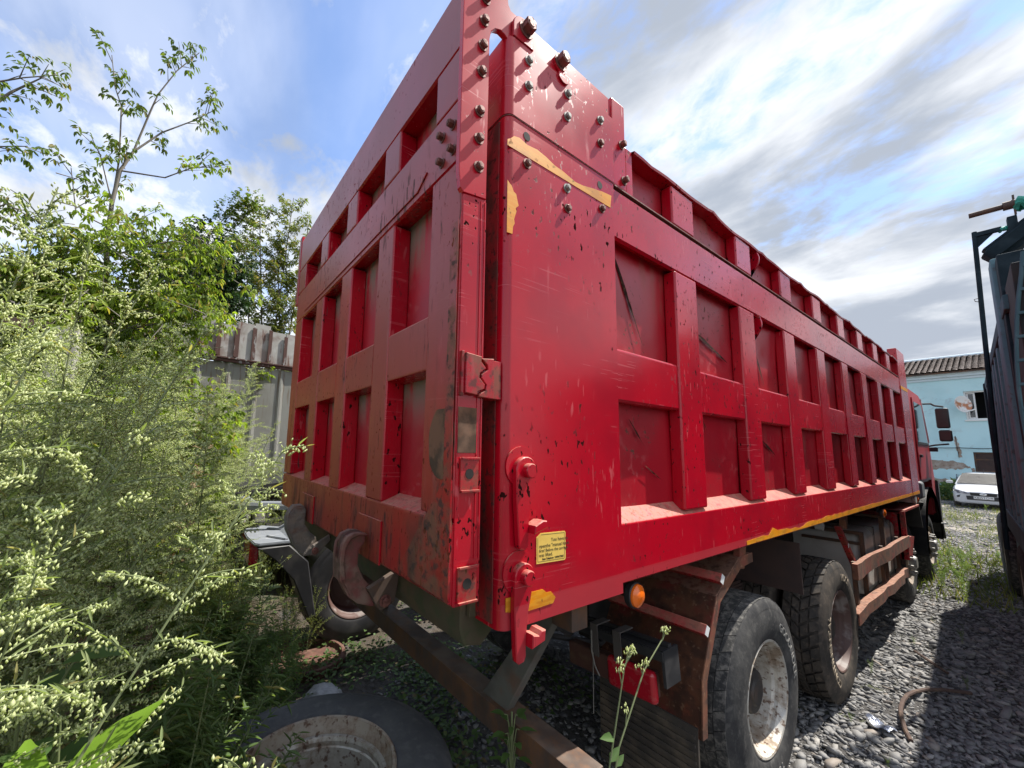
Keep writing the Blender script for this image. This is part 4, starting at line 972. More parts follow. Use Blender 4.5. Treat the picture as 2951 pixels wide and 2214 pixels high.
def cq(name, pts, mat, th=.012):
    mb = MB(); A = [mb.bm.verts.new((CX + p[0], CY + p[1], p[2])) for p in pts]; mb.bm.faces.new(A)
    bmesh.ops.solidify(mb.bm, geom=mb.bm.faces[:], thickness=th)
    return mb.build(name, mat, car, flat=True)
x = Mat('windscreen_reflecting', (.10, .13, .20), rough=.2, spec=.6); M['carglass'] = x.m
cq('windscreen', [(-.70, 1.145, 1.020), (.70, 1.145, 1.020), (.56, 1.745, 1.40), (-.56, 1.745, 1.40)], M['carglass'])
cq('screen_edge', [(-.74, 1.10, .995), (.74, 1.10, .995), (.59, 1.77, 1.42), (-.59, 1.77, 1.42)], M['plastic'], .004)
for s in (-1, 1):
    cq('headlamp', [(s * .80, .10, .735), (s * .83, .26, .79), (s * .50, .0, .69), (s * .36, -.015, .62), (s * .42, -.02, .575), (s * .70, .0, .63)], M['lamp_clear'])
    mb = MB().box(CX + s * .96 - .10, CX + s * .96 + .10, CY + 1.25, CY + 1.36, .96, 1.09, .03, 2); mb.build('door_mirror', M['carwhite'], car)
    MB().box(CX + s * .86 - .04, CX + s * .86 + .04, CY + 1.28, CY + 1.34, .955, .995).build('mirror_foot', M['plastic'], car)
    MB().prism([(CY + 1.6, .99), (CY + 3.5, .99), (CY + 3.2, 1.33), (CY + 2.1, 1.36)], 'x', CX + s * .78 - .012, CX + s * .78 + .012).build('side_window', M['glass'], car)
    for yy in (.75, 3.30):
        wm_ = Matrix.Translation((CX + s * .76, CY + yy, .30))
        MB().lathe([(-.09, .18), (-.09, .27), (-.06, .30), (.06, .30), (.09, .27), (.09, .18), (.07, .17), (.05, .001)], 28, 'x', wm_ if s > 0 else wm_ @ Matrix.Rotation(math.pi, 4, 'Z')).build('wheel', M['rubber'], car)
    MB().prism([(CX + s * .72, .50), (CX + s * .62, .545), (CX + s * .40, .52), (CX + s * .36, .47), (CX + s * .70, .44)], 'y', CY + .005, CY + .03).build('fog_recess', M['plastic'], car)
    cq('fog_trim', [(s * .70, .03, .462), (s * .42, .0, .462), (s * .40, -.003, .446), (s * .68, .028, .440)], M['rust'], .006)
MB().prism([(CX - .36, .66), (CX + .36, .66), (CX + .33, .535), (CX - .33, .535)], 'y', CY - .022, CY + .02).build('grille', M['plastic'], car)
for z in (.575, .615, .645): MB().box(CX - .35, CX + .35, CY - .028, CY - .0225, z - .004, z + .004).build('grille_bar', M['mirror'], car)
MB().prism([(CX - .46, .52), (CX + .46, .52), (CX + .44, .36), (CX - .44, .36)], 'y', CY - .012, CY + .02).build('lower_grille', M['plastic'], car)
MB().lathe([(-.008, .001), (-.006, .05), (0, .06)], 24, 'y', Matrix.Translation((CX, CY - .030, .605)) @ Matrix.Diagonal((1.6, 1, .80, 1))).build('badge', M['white'], car)
MB().tube([(CX - .055, CY - .041, .598), (CX - .01, CY - .041, .582), (CX + .03, CY - .041, .60), (CX, CY - .041, .628), (CX - .02, CY - .041, .61), (CX + .05, CY - .041, .62)], .005, 5).build('badge_emblem', M['plastic'], car)
pl = MB().box(CX - .26, CX + .26, CY - .030, CY - .018, .405, .515, .004).build('number_plate', M['white'], car)
def plate_text(body, x_, size, z, bold=.001):
    me = text_mesh(body, size, bold=bold, extrude=.0008); me.transform(Matrix.Translation((CX + x_, CY - .0315, z)) @ Matrix.Rotation(math.pi / 2, 4, 'X')); link('lettering', me, M['ink'], pl)
plate_text('K825TC', -.245, .105, .425); plate_text('198', .13, .075, .437)
MB().box(CX + .118, CX + .122, CY - .0315, CY - .0305, .407, .513).build('divider', M['ink'], pl)
MB().cyl((CX, CY + 1.95, 1.44), (CX + .02, CY + 2.05, 1.62), .006, 6).build('aerial', M['plastic'], car)

# ================================================================ dark truck on the right
x = Mat('weathered_black_paint', (.010, .022, .028), rough=.8, spec=.2); x.layer((.03, .05, .06), x.noise(6, .45, .7, detail=6), .6, .8); M['dark_paint'] = x.m
x = Mat('chalky_grey_steel', (.12, .22, .245), rough=.85, spec=.2); x.layer((.21, .33, .36), x.noise(3, .4, .65, st=(1, 1, .3), detail=5), .8).layer((.11, .09, .08), x.noise(12, .54, .68, detail=6), .7, .8); M['grey_steel'] = x.m
x = Mat('green_net', (.02, .24, .17), rough=.7); x.layer((.05, .42, .33), x.noise(30, .45, .6), .8); M['green'] = x.m
x = Mat('dull_grey_bars', (.06, .115, .13), rough=.85, spec=.2); x.layer((.11, .18, .195), x.noise(4, .45, .7, detail=5), .7); M['bar_grey'] = x.m
dt = thing('dark_tipper_truck', 'dark grey tipper truck with upright side bars at the right edge of the yard', 'truck', loc=(.70, 10.3, 0), rot=(0, 0, R(2.93)))
def D(mb, name, mat, parent=None, **k): return mb.build(name, M[mat], parent or dt, **k)
# local: x away from the lane, y forward (0 = world y 10.3)
dsk = D(MB().box(.05, .07, -6.2, -.9, 1.30, 3.15), 'side_wall', 'dark_paint')
for i in range(9):
    yb = -1.25 - i * .56
    D(MB().box(-.01, .048, yb - .10, yb + .02, 1.36, 3.10, .008), 'side_bar', 'grey_steel', dsk)
    D(MB().box(.02, .0485, yb - .30, yb - .17, 1.36, 3.10, .004), 'dark_gap_strip', 'black', dsk)  # raised black strip painting the dark gap between bars
D(MB().box(-.02, .10, -6.3, -.9, 1.12, 1.355, .012), 'bottom_rail', 'bar_grey')
D(MB().box(-.015, .10, -6.3, -.9, 3.105, 3.22, .012), 'top_rail', 'bar_grey')
D(MB().box(-.03, .12, -1.0, -.80, .95, 3.2, .012), 'front_post', 'dark_paint')
D(MB().box(-.03, .06, -5.96, -5.72, 1.12, 3.62, .015), 'rear_post', 'grey_steel')
D(MB().box(-.005, .20, -6.16, -5.965, 1.12, 3.58, .01), 'rear_post_web', 'dark_paint')
D(MB().box(.012, .40, -6.80, -6.17, 1.05, 3.30, .01), 'rear_panel', 'black')
cv = lambda z: .065 - .20 * max(0, 3.3 - z) + .10 * max(0, 3.3 - z) ** 2
fr = D(MB().tube([(cv(z), -6.83, z) for z in np.linspace(1.7, 3.35, 12)], .010, 6), 'guard_frame', 'bar_grey')
for k in range(10): D(MB().box(cv(1.85 + k * .155), .40, -6.84, -6.82, 1.85 + k * .155, 1.87 + k * .155, .003), 'guard_rung', 'bar_grey', fr)
D(MB().box(.10, 2.4, -6.7, -.8, 1.15, 3.1), 'load_body', 'dark_paint')
D(MB().box(.5, 2.0, -7.5, 1.6, .7, 1.1), 'chassis_frame', 'black')
D(MB().box(.1, 2.4, -.5, 1.6, .9, 2.9, .15, 3), 'cab', 'dark_paint')
# upright pole, its bracket, the pipe across the top tied with green net
po = D(MB().tube([(-.105, -4.25, 1.1), (-.09, -4.25, 1.93), (-.055, -4.25, 3.2), (-.02, -4.25, 4.50)], .020, 8), 'pole', 'dark_paint')
D(MB().box(-.035, .16, -4.27, -4.23, 4.44, 4.485), 'pole_arm', 'dark_paint', po)
D(MB().prism([(-.015, 4.31), (-.015, 4.44), (.11, 4.44)], 'y', -4.255, -4.245), 'gusset', 'dark_paint', po)
D(MB().tube([(-.04, -4.24, 3.70), (-.08, -4.24, 3.72), (-.085, -4.24, 3.745), (-.045, -4.24, 3.75)], .004, 5), 'wire_ring', 'steel', po)
pp = D(MB().cyl((-.04, -4.25, 4.70), (.22, -4.25, 4.70), .028, 12).cyl((.19, -4.25, 4.70), (.27, -4.25, 4.70), .046, 12), 'cross_pipe', 'steel')
D(MB().box(.255, .27, -4.26, -4.24, 4.58, 4.80), 'pipe_plate', 'steel', pp)
D(MB().tube([(.265 + .02 * t, -4.25 + .03 * math.sin(t * 2.1), 4.69 + .02 * math.cos(t * 3.3)) for t in range(16)], [.05, .062, .055, .068, .06, .066, .058, .07, .062, .066, .058, .07, .06, .066, .06, .05], 8), 'green_wrap', 'green', pp)
D(MB().tube([(.14 + .012 * t, -4.25 + .02 * math.sin(t * 2.6), 4.455 + .012 * math.cos(t * 4)) for t in range(7)], [.012, .026, .02, .03, .022, .028, .014], 7), 'green_wrap', 'green', po)
D(MB().box(.20, .265, -4.30, -4.20, 3.1, 4.56, .006), 'pipe_post', 'dark_paint')
# rubber-edged shade that sticks out near the top
D(MB().prism([(.035, -5.30), (.0, -5.27), (-.012, -5.2), (.0, -5.12), (.30, -5.05), (.5, -5.05), (.5, -5.35)], 'z', -.085, .085, .04, 3, mtx=Matrix.Translation((0, 0, 3.86)) @ Matrix.Rotation(R(-38), 4, 'Y')), 'side_shade', 'dark_paint')
def dwheel(x_, y_):
    w = bpy.data.objects.new('wheel', None); COL.objects.link(w); w.parent = dt; w.location = (x_, y_, .53); w.rotation_euler = (0, 0, math.pi)
    link('tyre', bpy.data.objects['tyre'].data, None, w); link('rim', bpy.data.objects['rim'].data, None, w); link('tread_blocks', bpy.data.objects['tread_blocks'].data, None, w, kind='stuff')
for y_ in (.75, -.62): dwheel(-.055, y_)
dwheel(-.02, -3.4)
D(MB().box(.05, .6, -2.6, -1.4, .55, 1.05, .06, 3), 'air_tank', 'grey_steel')

# ================================================================ sheet fence
x = Mat('grey_sheet_steel', (.33, .325, .30), rough=.7); x.layer((.20, .15, .13), x.noise(2.4, .46, .62, st=(1, 1, .8), detail=7, dist=.5), .85, .85).layer((.42, .415, .40), x.noise(5, .5, .7, detail=6), .6).layer((.13, .06, .04), x.noise(8, .58, .66, st=(1, 2, .3), detail=5), .85, .9); M['sheet_upper'] = x.m
x = Mat('pale_sheet_steel', (.40, .40, .365), rough=.7); x.layer((.31, .30, .26), x.noise(1.6, .4, .66, st=(1, 1, .5), detail=6), .7).layer((.22, .13, .075), x.mul(x.noise(7, .52, .66, st=(2, 3, .22), detail=5), x.axis('p', 2, 2.2, 3.4)), .75, .9); M['sheet_lower'] = x.m
x = Mat('brown_batten', (.075, .032, .024), rough=.8); x.layer((.30, .30, .29), x.noise(16, .58, .66, st=(1, 1, .3), detail=6), .8); M['batten'] = x.m
fang = math.atan(.1118)
fence = thing('sheet_fence', 'tall grey sheet-metal fence with brown battens, behind the weeds left of the truck', 'fence', loc=(-6.98, 0, 0), rot=(0, 0, fang))
def Fn(mb, name, mat, parent=None, **k): return mb.build(name, M[mat], parent or fence, **k)
# local: y along the fence, x toward the yard
for k in range(-13, 10):
    y0 = k * .272 + .06; zt = 4.09 + random.uniform(-.05, .05) + (.06 if k % 3 == 0 else 0)
    Fn(MB().box(-.012 + random.uniform(-.004, .004), .0 + random.uniform(-.004, .006), y0 + .006, y0 + .266, 3.46, zt), 'panel', 'sheet_upper')
    Fn(MB().box(.012, .034, y0 + .240, y0 + .306 + random.uniform(-.01, .012), 3.48, zt - .05 - random.uniform(0, .06)), 'batten', 'batten')
for k in range(-8, 7):
    y0 = k * .43 + .1
    mb = MB(); yy = [y0 - .012, y0 + .02, y0 + .05, y0 + .10, y0 + .436]; xx = [0, .03, .03, .0, .004]
    rows = [[mb.bm.verts.new((xx[i], yy[i], z)) for i in range(5)] for z in (.0, 3.36)]
    for i in range(4): mb.bm.faces.new((rows[0][i], rows[0][i + 1], rows[1][i + 1], rows[1][i]))
    bmesh.ops.solidify(mb.bm, geom=mb.bm.faces[:], thickness=.004)
    Fn(mb, 'sheet', 'sheet_lower', sharp=25)
Fn(MB().box(-.03, .06, -3.6, 2.9, 3.375, 3.44, .006), 'rail', 'brown_angle' if 'brown_angle' in M else 'batten')
Fn(MB().box(.062, .085, -3.6, 2.9, 3.43, 3.452), 'rail_lip', 'batten')

# old shed, rail and post behind the weeds on the far left
x = Mat('shed_board', (.38, .42, .42), rough=.9); x.layer((.24, .25, .24), x.noise(3, .42, .66, st=(1, 3, .4), detail=6), .8); M['shed'] = x.m
shed = thing('shed', 'pale grey-blue shed roofline showing through the branches on the far left', 'shed', loc=(-10.2, -4.6, 0)); ROOTS.append(shed)
MB().box(-11.4, -9.0, -6.4, -2.3, 0, 4.75).build('wall', M['shed'], shed)
for k in range(12): MB().box(-8.998, -8.975, -6.35 + k * .34, -6.33 + k * .34, .1, 4.7).build('batten', M['shed'], shed)
MB().prism([(-11.7, 4.6), (-8.7, 4.78), (-8.7, 4.86), (-11.7, 4.70)], 'y', -6.8, -2.2).build('roof', M['rust'], shed)
MB().box(-8.72, -8.66, -6.8, -2.2, 4.70, 4.90).build('fascia', M['batten'], shed)
tag(MB().box(-4.36, -4.24, -3.6, -1.92, 2.98, 3.07, .006).build('rusty_beam', M['steel']), 'rusty steel beam running out to the concrete post above the weeds', 'beam')
x = Mat('weathered_concrete', (.40, .385, .36), rough=.95); x.layer((.26, .24, .215), x.noise(8, .45, .66, detail=7), .8).layer((.15, .12, .10), x.noise(24, .58, .68), .7); M['concrete'] = x.m
tag(MB().box(-4.42, -4.20, -1.92, -1.72, .3, 3.04, .012).build('concrete_post', M['concrete']), 'square concrete post standing in the weeds at the end of the rusty beam', 'post')

# ================================================================ stripped tractor chassis beyond the tailgate
tu = thing('tractor_chassis', 'grey truck chassis with plastic mudguard and red tail lamp, behind the tailgate hooks', 'truck chassis', loc=(-4.4, 1.2, 0)); ROOTS.append(tu)
def Tn(mb, name, mat, parent=None, **k): return mb.build(name, M[mat], parent or tu, **k)
fen_o = Tn(MB().prism([(-3.88, -.20), (-3.80, -.235), (-3.44, -.245), (-3.12, -.225), (-3.07, -.19), (-3.06, .07), (-3.75, .17), (-3.98, -.03)], 'z', 1.082, 1.108, .008, 2), 'mudguard', 'plastic_grey')
Tn(MB().prism([(.07, 1.085), (.07, 1.108), (.46, 1.345), (.62, 1.36), (.62, 1.335), (.47, 1.318)], 'x', -3.74, -3.06, .006), 'mudguard_slope', 'plastic_grey', fen_o)
for a, b in (((-3.74, -.02), (-3.55, .16)), ((-3.36, -.08), (-3.12, .05))):
    d = (Vector(b) - Vector(a)).normalized() * .022; n_ = Vector((-d.y, d.x))
    rb = Tn(MB().prism([tuple(Vector(a) - n_), tuple(Vector(b) - n_), tuple(Vector(b) + n_), tuple(Vector(a) + n_)], 'z', 1.1085, 1.124, .007, 2), 'mudguard_rib', 'plastic_grey', fen_o)
tl = Tn(MB().box(-3.86, -3.30, -.232, -.15, .87, 1.078, .015, 2), 'tail_lamp', 'redlens')
Tn(MB().box(-3.85, -3.66, -.240, -.2325, .93, 1.045), 'reverse_lens', 'plastic_grey', tl)
Tn(MB().prism([(-.2, 1.07), (.06, 1.075), (.24, .9), (.34, .4), (.28, .38), (.12, .75), (-.05, .95)], 'x', -3.32, -3.06, .01), 'wheel_flap', 'plastic')
Tn(MB().tube([(-5.2, -.30, 1.15), (-4.6, -.34, 1.24), (-4.0, -.36, 1.335), (-3.75, -.1, 1.35), (-3.6, .30, 1.345)], .045, 8), 'frame_tube', 'plastic_grey')
for q in [(-3.8, -.12, 1.28), (-3.9, -.2, 1.22), (-3.95, -.22, 1.17), (-3.75, -.02, 1.25), (-3.7, -.05, 1.33)]:
    Tn(MB().lathe([(-.03, .001), (-.02, .018), (0, .024), (.02, .018), (.03, .001)], 10, 'z', Matrix.Translation(q)), 'air_coupling', 'zinc')
Tn(MB().box(-4.02, -3.86, -.13, -.03, 1.16, 1.26, .01), 'valve_block', 'zinc')
Tn(MB().prism([(-.5, 1.42), (.2, 1.50), (1.4, 1.62), (1.4, 1.30), (.2, 1.30), (-.3, 1.34)], 'x', -6.4, -4.6, .05, 2), 'deck_cover', 'plastic')
Tn(MB().box(-6.5, -4.0, -.2, -.1, 1.32, 1.36, .01), 'cross_rail', 'plastic_grey')
Tn(MB().box(-5.8, -4.1, .1, 5.0, .75, 1.02), 'chassis_frame', 'black')
def twheel(x_, y_):
    w = bpy.data.objects.new('wheel', None); COL.objects.link(w); w.parent = tu; w.location = (x_, y_, .54)
    t = [bpy.data.objects[n].data.copy() for n in ('tyre.001', 'rim.001')]
    for me_, n, mt in zip(t, ('tyre', 'rim'), ('plastic', 'rim_brown')): me_.materials.clear(); link(n, me_, M[mt], w)
twheel(-3.20, .80); twheel(-3.20, 2.3); twheel(-4.6, .3)
Tn(MB().cyl((-4.3, -.55, .42), (-3.9, -.35, .42), .20, 18, bev=.02), 'air_tank', 'plastic')

# ================================================================ things lying about
x = Mat('earthy_rust', (.13, .060, .042), rough=.95); x.layer((.07, .035, .026), x.noise(9, .4, .64, detail=7), .9).layer((.20, .12, .085), x.noise(22, .5, .68, detail=5), .6); M['drum'] = x.m
lw = thing('loose_wheel', 'old truck wheel with rusty white rim lying flat in the foreground weeds', 'wheel', loc=(-.83, -.28, .335))
prof = [(p[0] + .15, p[1] * 1.045) for p in tyre_prof(tread=.006)]
MB().lathe(prof, 64, 'z').build('tyre', M['rubber_old'], lw, sharp=50)
MB().lathe([(.105, .335), (.140, .336), (.150, .328), (.146, .318), (.120, .313), (.100, .303), (.085, .300)], 64, 'z').build('rim', M['rim_rusty'], lw, sharp=25)
MB().lathe([(.084, .302), (.082, .287), (.066, .280), (.045, .282), (.040, .276), (-.02, .272), (-.10, .266), (-.15, .262)], 64, 'z').build('rim_well', M['rim'], lw, sharp=25)
MB().lathe([(-.13, .2640), (-.145, .25), (-.15, .21), (-.12, .18), (-.115, .125), (-.14, .115), (-.17, .112)], 48, 'z').build('wheel_disc', M['drum'], lw, sharp=25)
for k in range(10):
    a = 2 * math.pi * k / 10; MB().cyl((.17 * math.cos(a), .17 * math.sin(a), -.14), (.17 * math.cos(a), .17 * math.sin(a), -.108), .014, 10).build('stud_hole', M['black'], lw)
lw.location.z = .530
l2 = thing('buried_tyre', 'bald tyre lying under the loose rusty wheel', 'tyre', loc=(-.80, -.26, .165))
MB().lathe([(p[0] + .15, p[1]) for p in tyre_prof(tread=.006)], 48, 'z').build('tread_ring', M['rubber_old'], l2, sharp=50)
tag(MB().cyl((-.62, -.36, .40), (-.60, -.38, .78), .011, 8).build('iron_rod', M['rust']), 'short rusty iron rod standing up inside the loose wheel', 'rod')
dr = thing('brake_drum', 'rusty brake drum lying on the ground behind the loose wheel', 'brake drum', loc=(-3.05, .30, .0))
MB().lathe([(.0, .32), (.05, .33), (.075, .32), (.078, .29), (.035, .27), (.03, .12), (.05, .10), (.045, .001)], 36, 'z').build('drum', M['drum'], dr)
def blob(name, loc, size, mat, seed, label, cat, sub=3):
    g = np.random.default_rng(seed); bm = bmesh.new(); bmesh.ops.create_icosphere(bm, subdivisions=sub, radius=1)
    k = g.normal(0, 1, (6, 3)) * 1.8; ph = g.uniform(0, 6, 6)
    for v in bm.verts:
        f = 1 + .05 * math.sin(v.co.x * 14 + v.co.y * 9) + sum(.10 * math.sin(Vector(a).dot(v.co) + b) for a, b in zip(k, ph)); v.co = Vector((v.co.x * size[0] * f, v.co.y * size[1] * f, (max(v.co.z, -.3) ** 3 if v.co.z > 0 else max(v.co.z, -.3)) * size[2] * f + .25 * size[2] * math.sqrt(max(v.co.z, 0))))
    me = bpy.data.meshes.new(name); bm.to_mesh(me); bm.free(); me.shade_smooth()
    return tag(link(name, me, mat, None, loc), label, cat)
x = Mat('grey_plastic_sack', (.42, .42, .42), rough=.6); x.layer((.25, .25, .25), x.noise(9, .4, .65, detail=6), .8); x.bump(x.noise(14, None, None, detail=6), .03, 1.); M['sack'] = x.m
blob('plastic_sack', (-2.30, .24, .03), (.21, .15, .075), M['sack'], 3, 'crumpled pale grey plastic sack beside the brake drum', 'sack')
x = Mat('rusty_hose', (.075, .045, .035), rough=.85); x.layer((.14, .09, .06), x.noise(20, .45, .68), .7); M['hose'] = x.m
tag(MB().tube([(.55, 4.78, .03), (.41, 4.61, .045), (.32, 4.46, .05), (.275, 4.34, .05), (.25, 4.2, .055), (.245, 4.05, .06), (.25, 3.9, .055), (.27, 3.77, .05), (.31, 3.6, .04), (.348, 3.50, .025)], .014, 8).build('bent_hose', M['hose']), 'bent brown rubber hose curled on the gravel', 'hose')
tag(MB().tube([(.16, 5.42, .045), (.28, 5.25, .04), (.40, 5.09, .035)], .012, 6).build('steel_rod', M['hose']), 'straight rusty rod half buried in the gravel beyond the bent hose', 'rod')
x = Mat('foil_wrapper', (.55, .58, .66), rough=.3, metal=.4); x.layer((.30, .36, .52), x.noise(24, .45, .6, detail=4), .8); x.bump(x.noise(30, None, None, detail=4), .01, 1.); M['foil'] = x.m
mb = MB(); rows = []
for i in range(12):
    t = i / 11; c = Vector((.115 + .155 * t, 3.56 - .10 * t, .05 + .012 * math.sin(t * 9))); n_ = Vector((.5, .85, 0)) * (.018 + .035 * math.sin(t * 2.6))
    rows.append([mb.bm.verts.new(c - n_), mb.bm.verts.new(c + Vector((0, 0, .014 + .006 * (i % 2)))), mb.bm.verts.new(c + n_)])
for A, B in zip(rows, rows[1:]):
    for k in (0, 1): mb.bm.faces.new((A[k], A[k + 1], B[k + 1], B[k]))
bmesh.ops.solidify(mb.bm, geom=mb.bm.faces[:], thickness=.002)
tag(mb.build('foil_wrapper', M['foil']), 'crushed silver-blue wrapper on the gravel beside the bent hose', 'wrapper')
tag(MB().tube([(-.62, .10, .03), (-.60, .12, .16), (-.585, .11, .19), (-.56, .10, .18), (-.55, .10, .10)], .005, 6).build('plastic_tie', M['white']), 'looped white plastic tie standing by the loose wheel', 'plastic tie')
# ================================================================ plants
def unit(v): return v / np.maximum(np.linalg.norm(v, axis=-1, keepdims=True), 1e-9)
def leaf_arrays(P, Dv, N, L, Wd, fold=.18, droop=.15, w1=.5, w2=.36):
    """six-point leaves folded along the midrib: (n*6,3) verts, (n*2,4) quads"""
    P, Dv, N = np.asarray(P, float), unit(np.asarray(Dv, float)), np.asarray(N, float)
    S = unit(np.cross(Dv, N)); N = np.cross(S, Dv); L = np.asarray(L)[:, None]; Wd = np.asarray(Wd)[:, None]
    a = P; tip = P + Dv * L - N * L * droop
    m1 = P + Dv * L * .32; m2 = P + Dv * L * .68 - N * L * droop * .4
    l1, r1 = m1 + S * Wd * w1 + N * Wd * fold, m1 - S * Wd * w1 + N * Wd * fold
    l2, r2 = m2 + S * Wd * w2 + N * Wd * fold * .7, m2 - S * Wd * w2 + N * Wd * fold * .7
    V = np.stack([a, l1, l2, tip, r2, r1], 1).reshape(-1, 3); n = len(P); o = (np.arange(n) * 6)[:, None]
    F = np.stack([np.hstack([o, o + 5, o + 4, o + 3]), np.hstack([o, o + 3, o + 2, o + 1])], 1).reshape(-1, 4)
    return V, F
OV = np.array([(1, 0, 0), (-1, 0, 0), (0, 1, 0), (0, -1, 0), (0, 0, 1), (0, 0, -1)], float)
OF = np.array([(0, 2, 4), (2, 1, 4), (1, 3, 4), (3, 0, 4), (2, 0, 5), (1, 2, 5), (3, 1, 5), (0, 3, 5)])
def bud_arrays(P, r, h, g):
    n = len(P); s = np.stack([r, r, h], -1); B = OV[None] * s[:, None]
    t = g.normal(0, .45, (n, 2)); B[..., 0] += B[..., 2] * t[:, 0:1]; B[..., 1] += B[..., 2] * t[:, 1:2]
    V = (B + P[:, None]).reshape(-1, 3); F = (OF[None] + (np.arange(n) * 6)[:, None, None]).reshape(-1, 3)
    return V, F
def leafmat(name, base, c2, c3=None, trans=.35, rough=.55, tcol=None, lo=.45):
    x = Mat(name, base, rough=rough, coord='obj', spec=.3)
    r_ = x.geo.outputs['Random Per Island']
    x.layer(c2, x.rng(r_, lo, .9), .9)
    if c3: x.layer(c3, x.rng(r_, .90, .94), .9)
    return x.leaf(trans, tcol).m
M['mug_leaf'] = leafmat('silvery_green_leaf', (.20, .25, .105), (.28, .33, .15), (.32, .28, .12), .50)
M['mug_bud'] = leafmat('pale_bud', (.55, .60, .33), (.68, .72, .46), None, .48, tcol=(1.25, 1.25, .9))
M['mug_stem'] = Mat('green_stem', (.16, .19, .085), rough=.7, coord='obj').m
M['weed_leaf'] = leafmat('weed_leaf', (.12, .185, .070), (.19, .25, .10), (.30, .26, .09), .42)
M['fine_leaf'] = leafmat('feathery_leaf', (.20, .245, .085), (.29, .31, .115), (.26, .19, .10), .50)
M['elder_leaf'] = leafmat('box_elder_leaf', (.095, .14, .03), (.155, .21, .04), (.22, .17, .05), .50)
M['elder_light'] = leafmat('young_elder_leaf', (.21, .29, .04), (.30, .35, .06), (.28, .22, .06), .55)
M['dark_leaf'] = leafmat('dark_leaf', (.022, .050, .018), (.040, .075, .028), None, .22, rough=.4)
M['slim_leaf'] = leafmat('yellowing_leaf', (.15, .19, .055), (.24, .24, .075), (.33, .24, .05), .42)
M['broad_leaf'] = leafmat('broad_leaf', (.075, .135, .040), (.10, .17, .05), None, .35, rough=.45)
M['broad_bright'] = leafmat('bright_leaf', (.17, .30, .03), (.22, .34, .04), None, .45, rough=.4)
M['bark'] = Mat('grey_bark', (.16, .145, .12), rough=.9).m
M['twig'] = Mat('dry_twig', (.17, .125, .095), rough=.9).m

def mesh_mat(me, mat): me.materials.append(mat); return me
def mugwort_meshes(seed, H=2.0, nb=30, flower=True, lean=.12):
    g = np.random.default_rng(seed); az0 = g.uniform(0, 6.28)
    def stem(t): return np.array([lean * H * t ** 1.8 * math.cos(az0) + .012 * math.sin(9 * t), lean * H * t ** 1.8 * math.sin(az0) + .012 * math.cos(7 * t), H * t])
    mb = MB(); mb.tube([stem(t) for t in np.linspace(0, 1, 9)], .0055, 5, .25)
    LP, LD, LN, LL, LW = [], [], [], [], []; BP, BR, BH = [], [], []
    def add_leaf(p, d, n, L, w): LP.append(p); LD.append(d); LN.append(n); LL.append(L); LW.append(w)
    def lobed(p, az, el, L):
        d = np.array([math.cos(az) * math.cos(el), math.sin(az) * math.cos(el), math.sin(el)])
        s = np.array([-math.sin(az), math.cos(az), 0]); n = np.cross(d, s)
        for k in range(4):
            q = p + d * L * (.25 + .2 * k)
            for sg in (-1, 1): add_leaf(q, d * .8 + s * sg * (.9 - .12 * k) + g.normal(0, .12, 3), -n + g.normal(0, .2, 3), L * g.uniform(.36, .58) * (1 - .1 * k), L * .12)
        add_leaf(p + d * L * .8, d - np.array([0, 0, .3]), -n, L * .5, L * .085)
        mb.tube([p, p + d * L * .9], .0012, 3)
    t0 = .50 if flower else .98
    for k in range(26 if flower else 46):
        t = g.uniform(.10, t0); a = k * 2.4 + g.uniform(-.4, .4)
        lobed(stem(t), a, g.uniform(-.1, .6), g.uniform(.08, .15) * (1.15 - .5 * t))
    if flower:
        for k in range(nb):
            t = .46 + .54 * (k + .5) / nb; a = k * 2.4 + g.uniform(-.3, .3); L = (.36 * (1 - ((t - .46) / .54)) ** .8 + .05) * g.uniform(.7, 1.15); el = g.uniform(.45, .95)
            p = stem(t); d = np.array([math.cos(a) * math.cos(el), math.sin(a) * math.cos(el), math.sin(el)]); pts = []
            for q in np.linspace(0, 1, 6): pts.append(p + d * L * q + np.array([0, 0, -.30 * L * q * q]))
            mb.tube(pts, .0019, 3, .4)
            nn = int(L / .0095)
            for i in range(nn):
                q = .12 + .88 * i / max(nn - 1, 1); c = p + d * L * q + np.array([0, 0, -.30 * L * q * q])
                for _ in range(g.integers(2, 5)):
                    BP.append(c + np.array([g.normal(0, .0075), g.normal(0, .0075), -abs(g.normal(.004, .006))])); BR.append(g.uniform(.0021, .0033)); BH.append(g.uniform(.0032, .0053))
                if i % 3 == 0: add_leaf(c, d + g.normal(0, .6, 3), g.normal(0, .3, 3) + np.array([0, 0, 1]), g.uniform(.018, .05) * (1.1 - .4 * q), .0045)
    if flower:
        for i in range(60):
            c = stem(1 - .16 * g.random() ** 1.5); BP.append(c + g.normal(0, .008, 3)); BR.append(.0024); BH.append(.0042)
    out = [('stem', mb.mesh('mugwort_stem', flat=True), 'mug_stem')]
    V, F = leaf_arrays(LP, LD, LN, LL, LW, w1=.5, w2=.42); out.append(('leaves', np_mesh('mugwort_leaves', V, F), 'mug_leaf'))
    if flower:
        V, F = bud_arrays(np.array(BP), np.array(BR), np.array(BH), g); out.append(('flower_buds', np_mesh('mugwort_buds', V, F), 'mug_bud'))
    return out
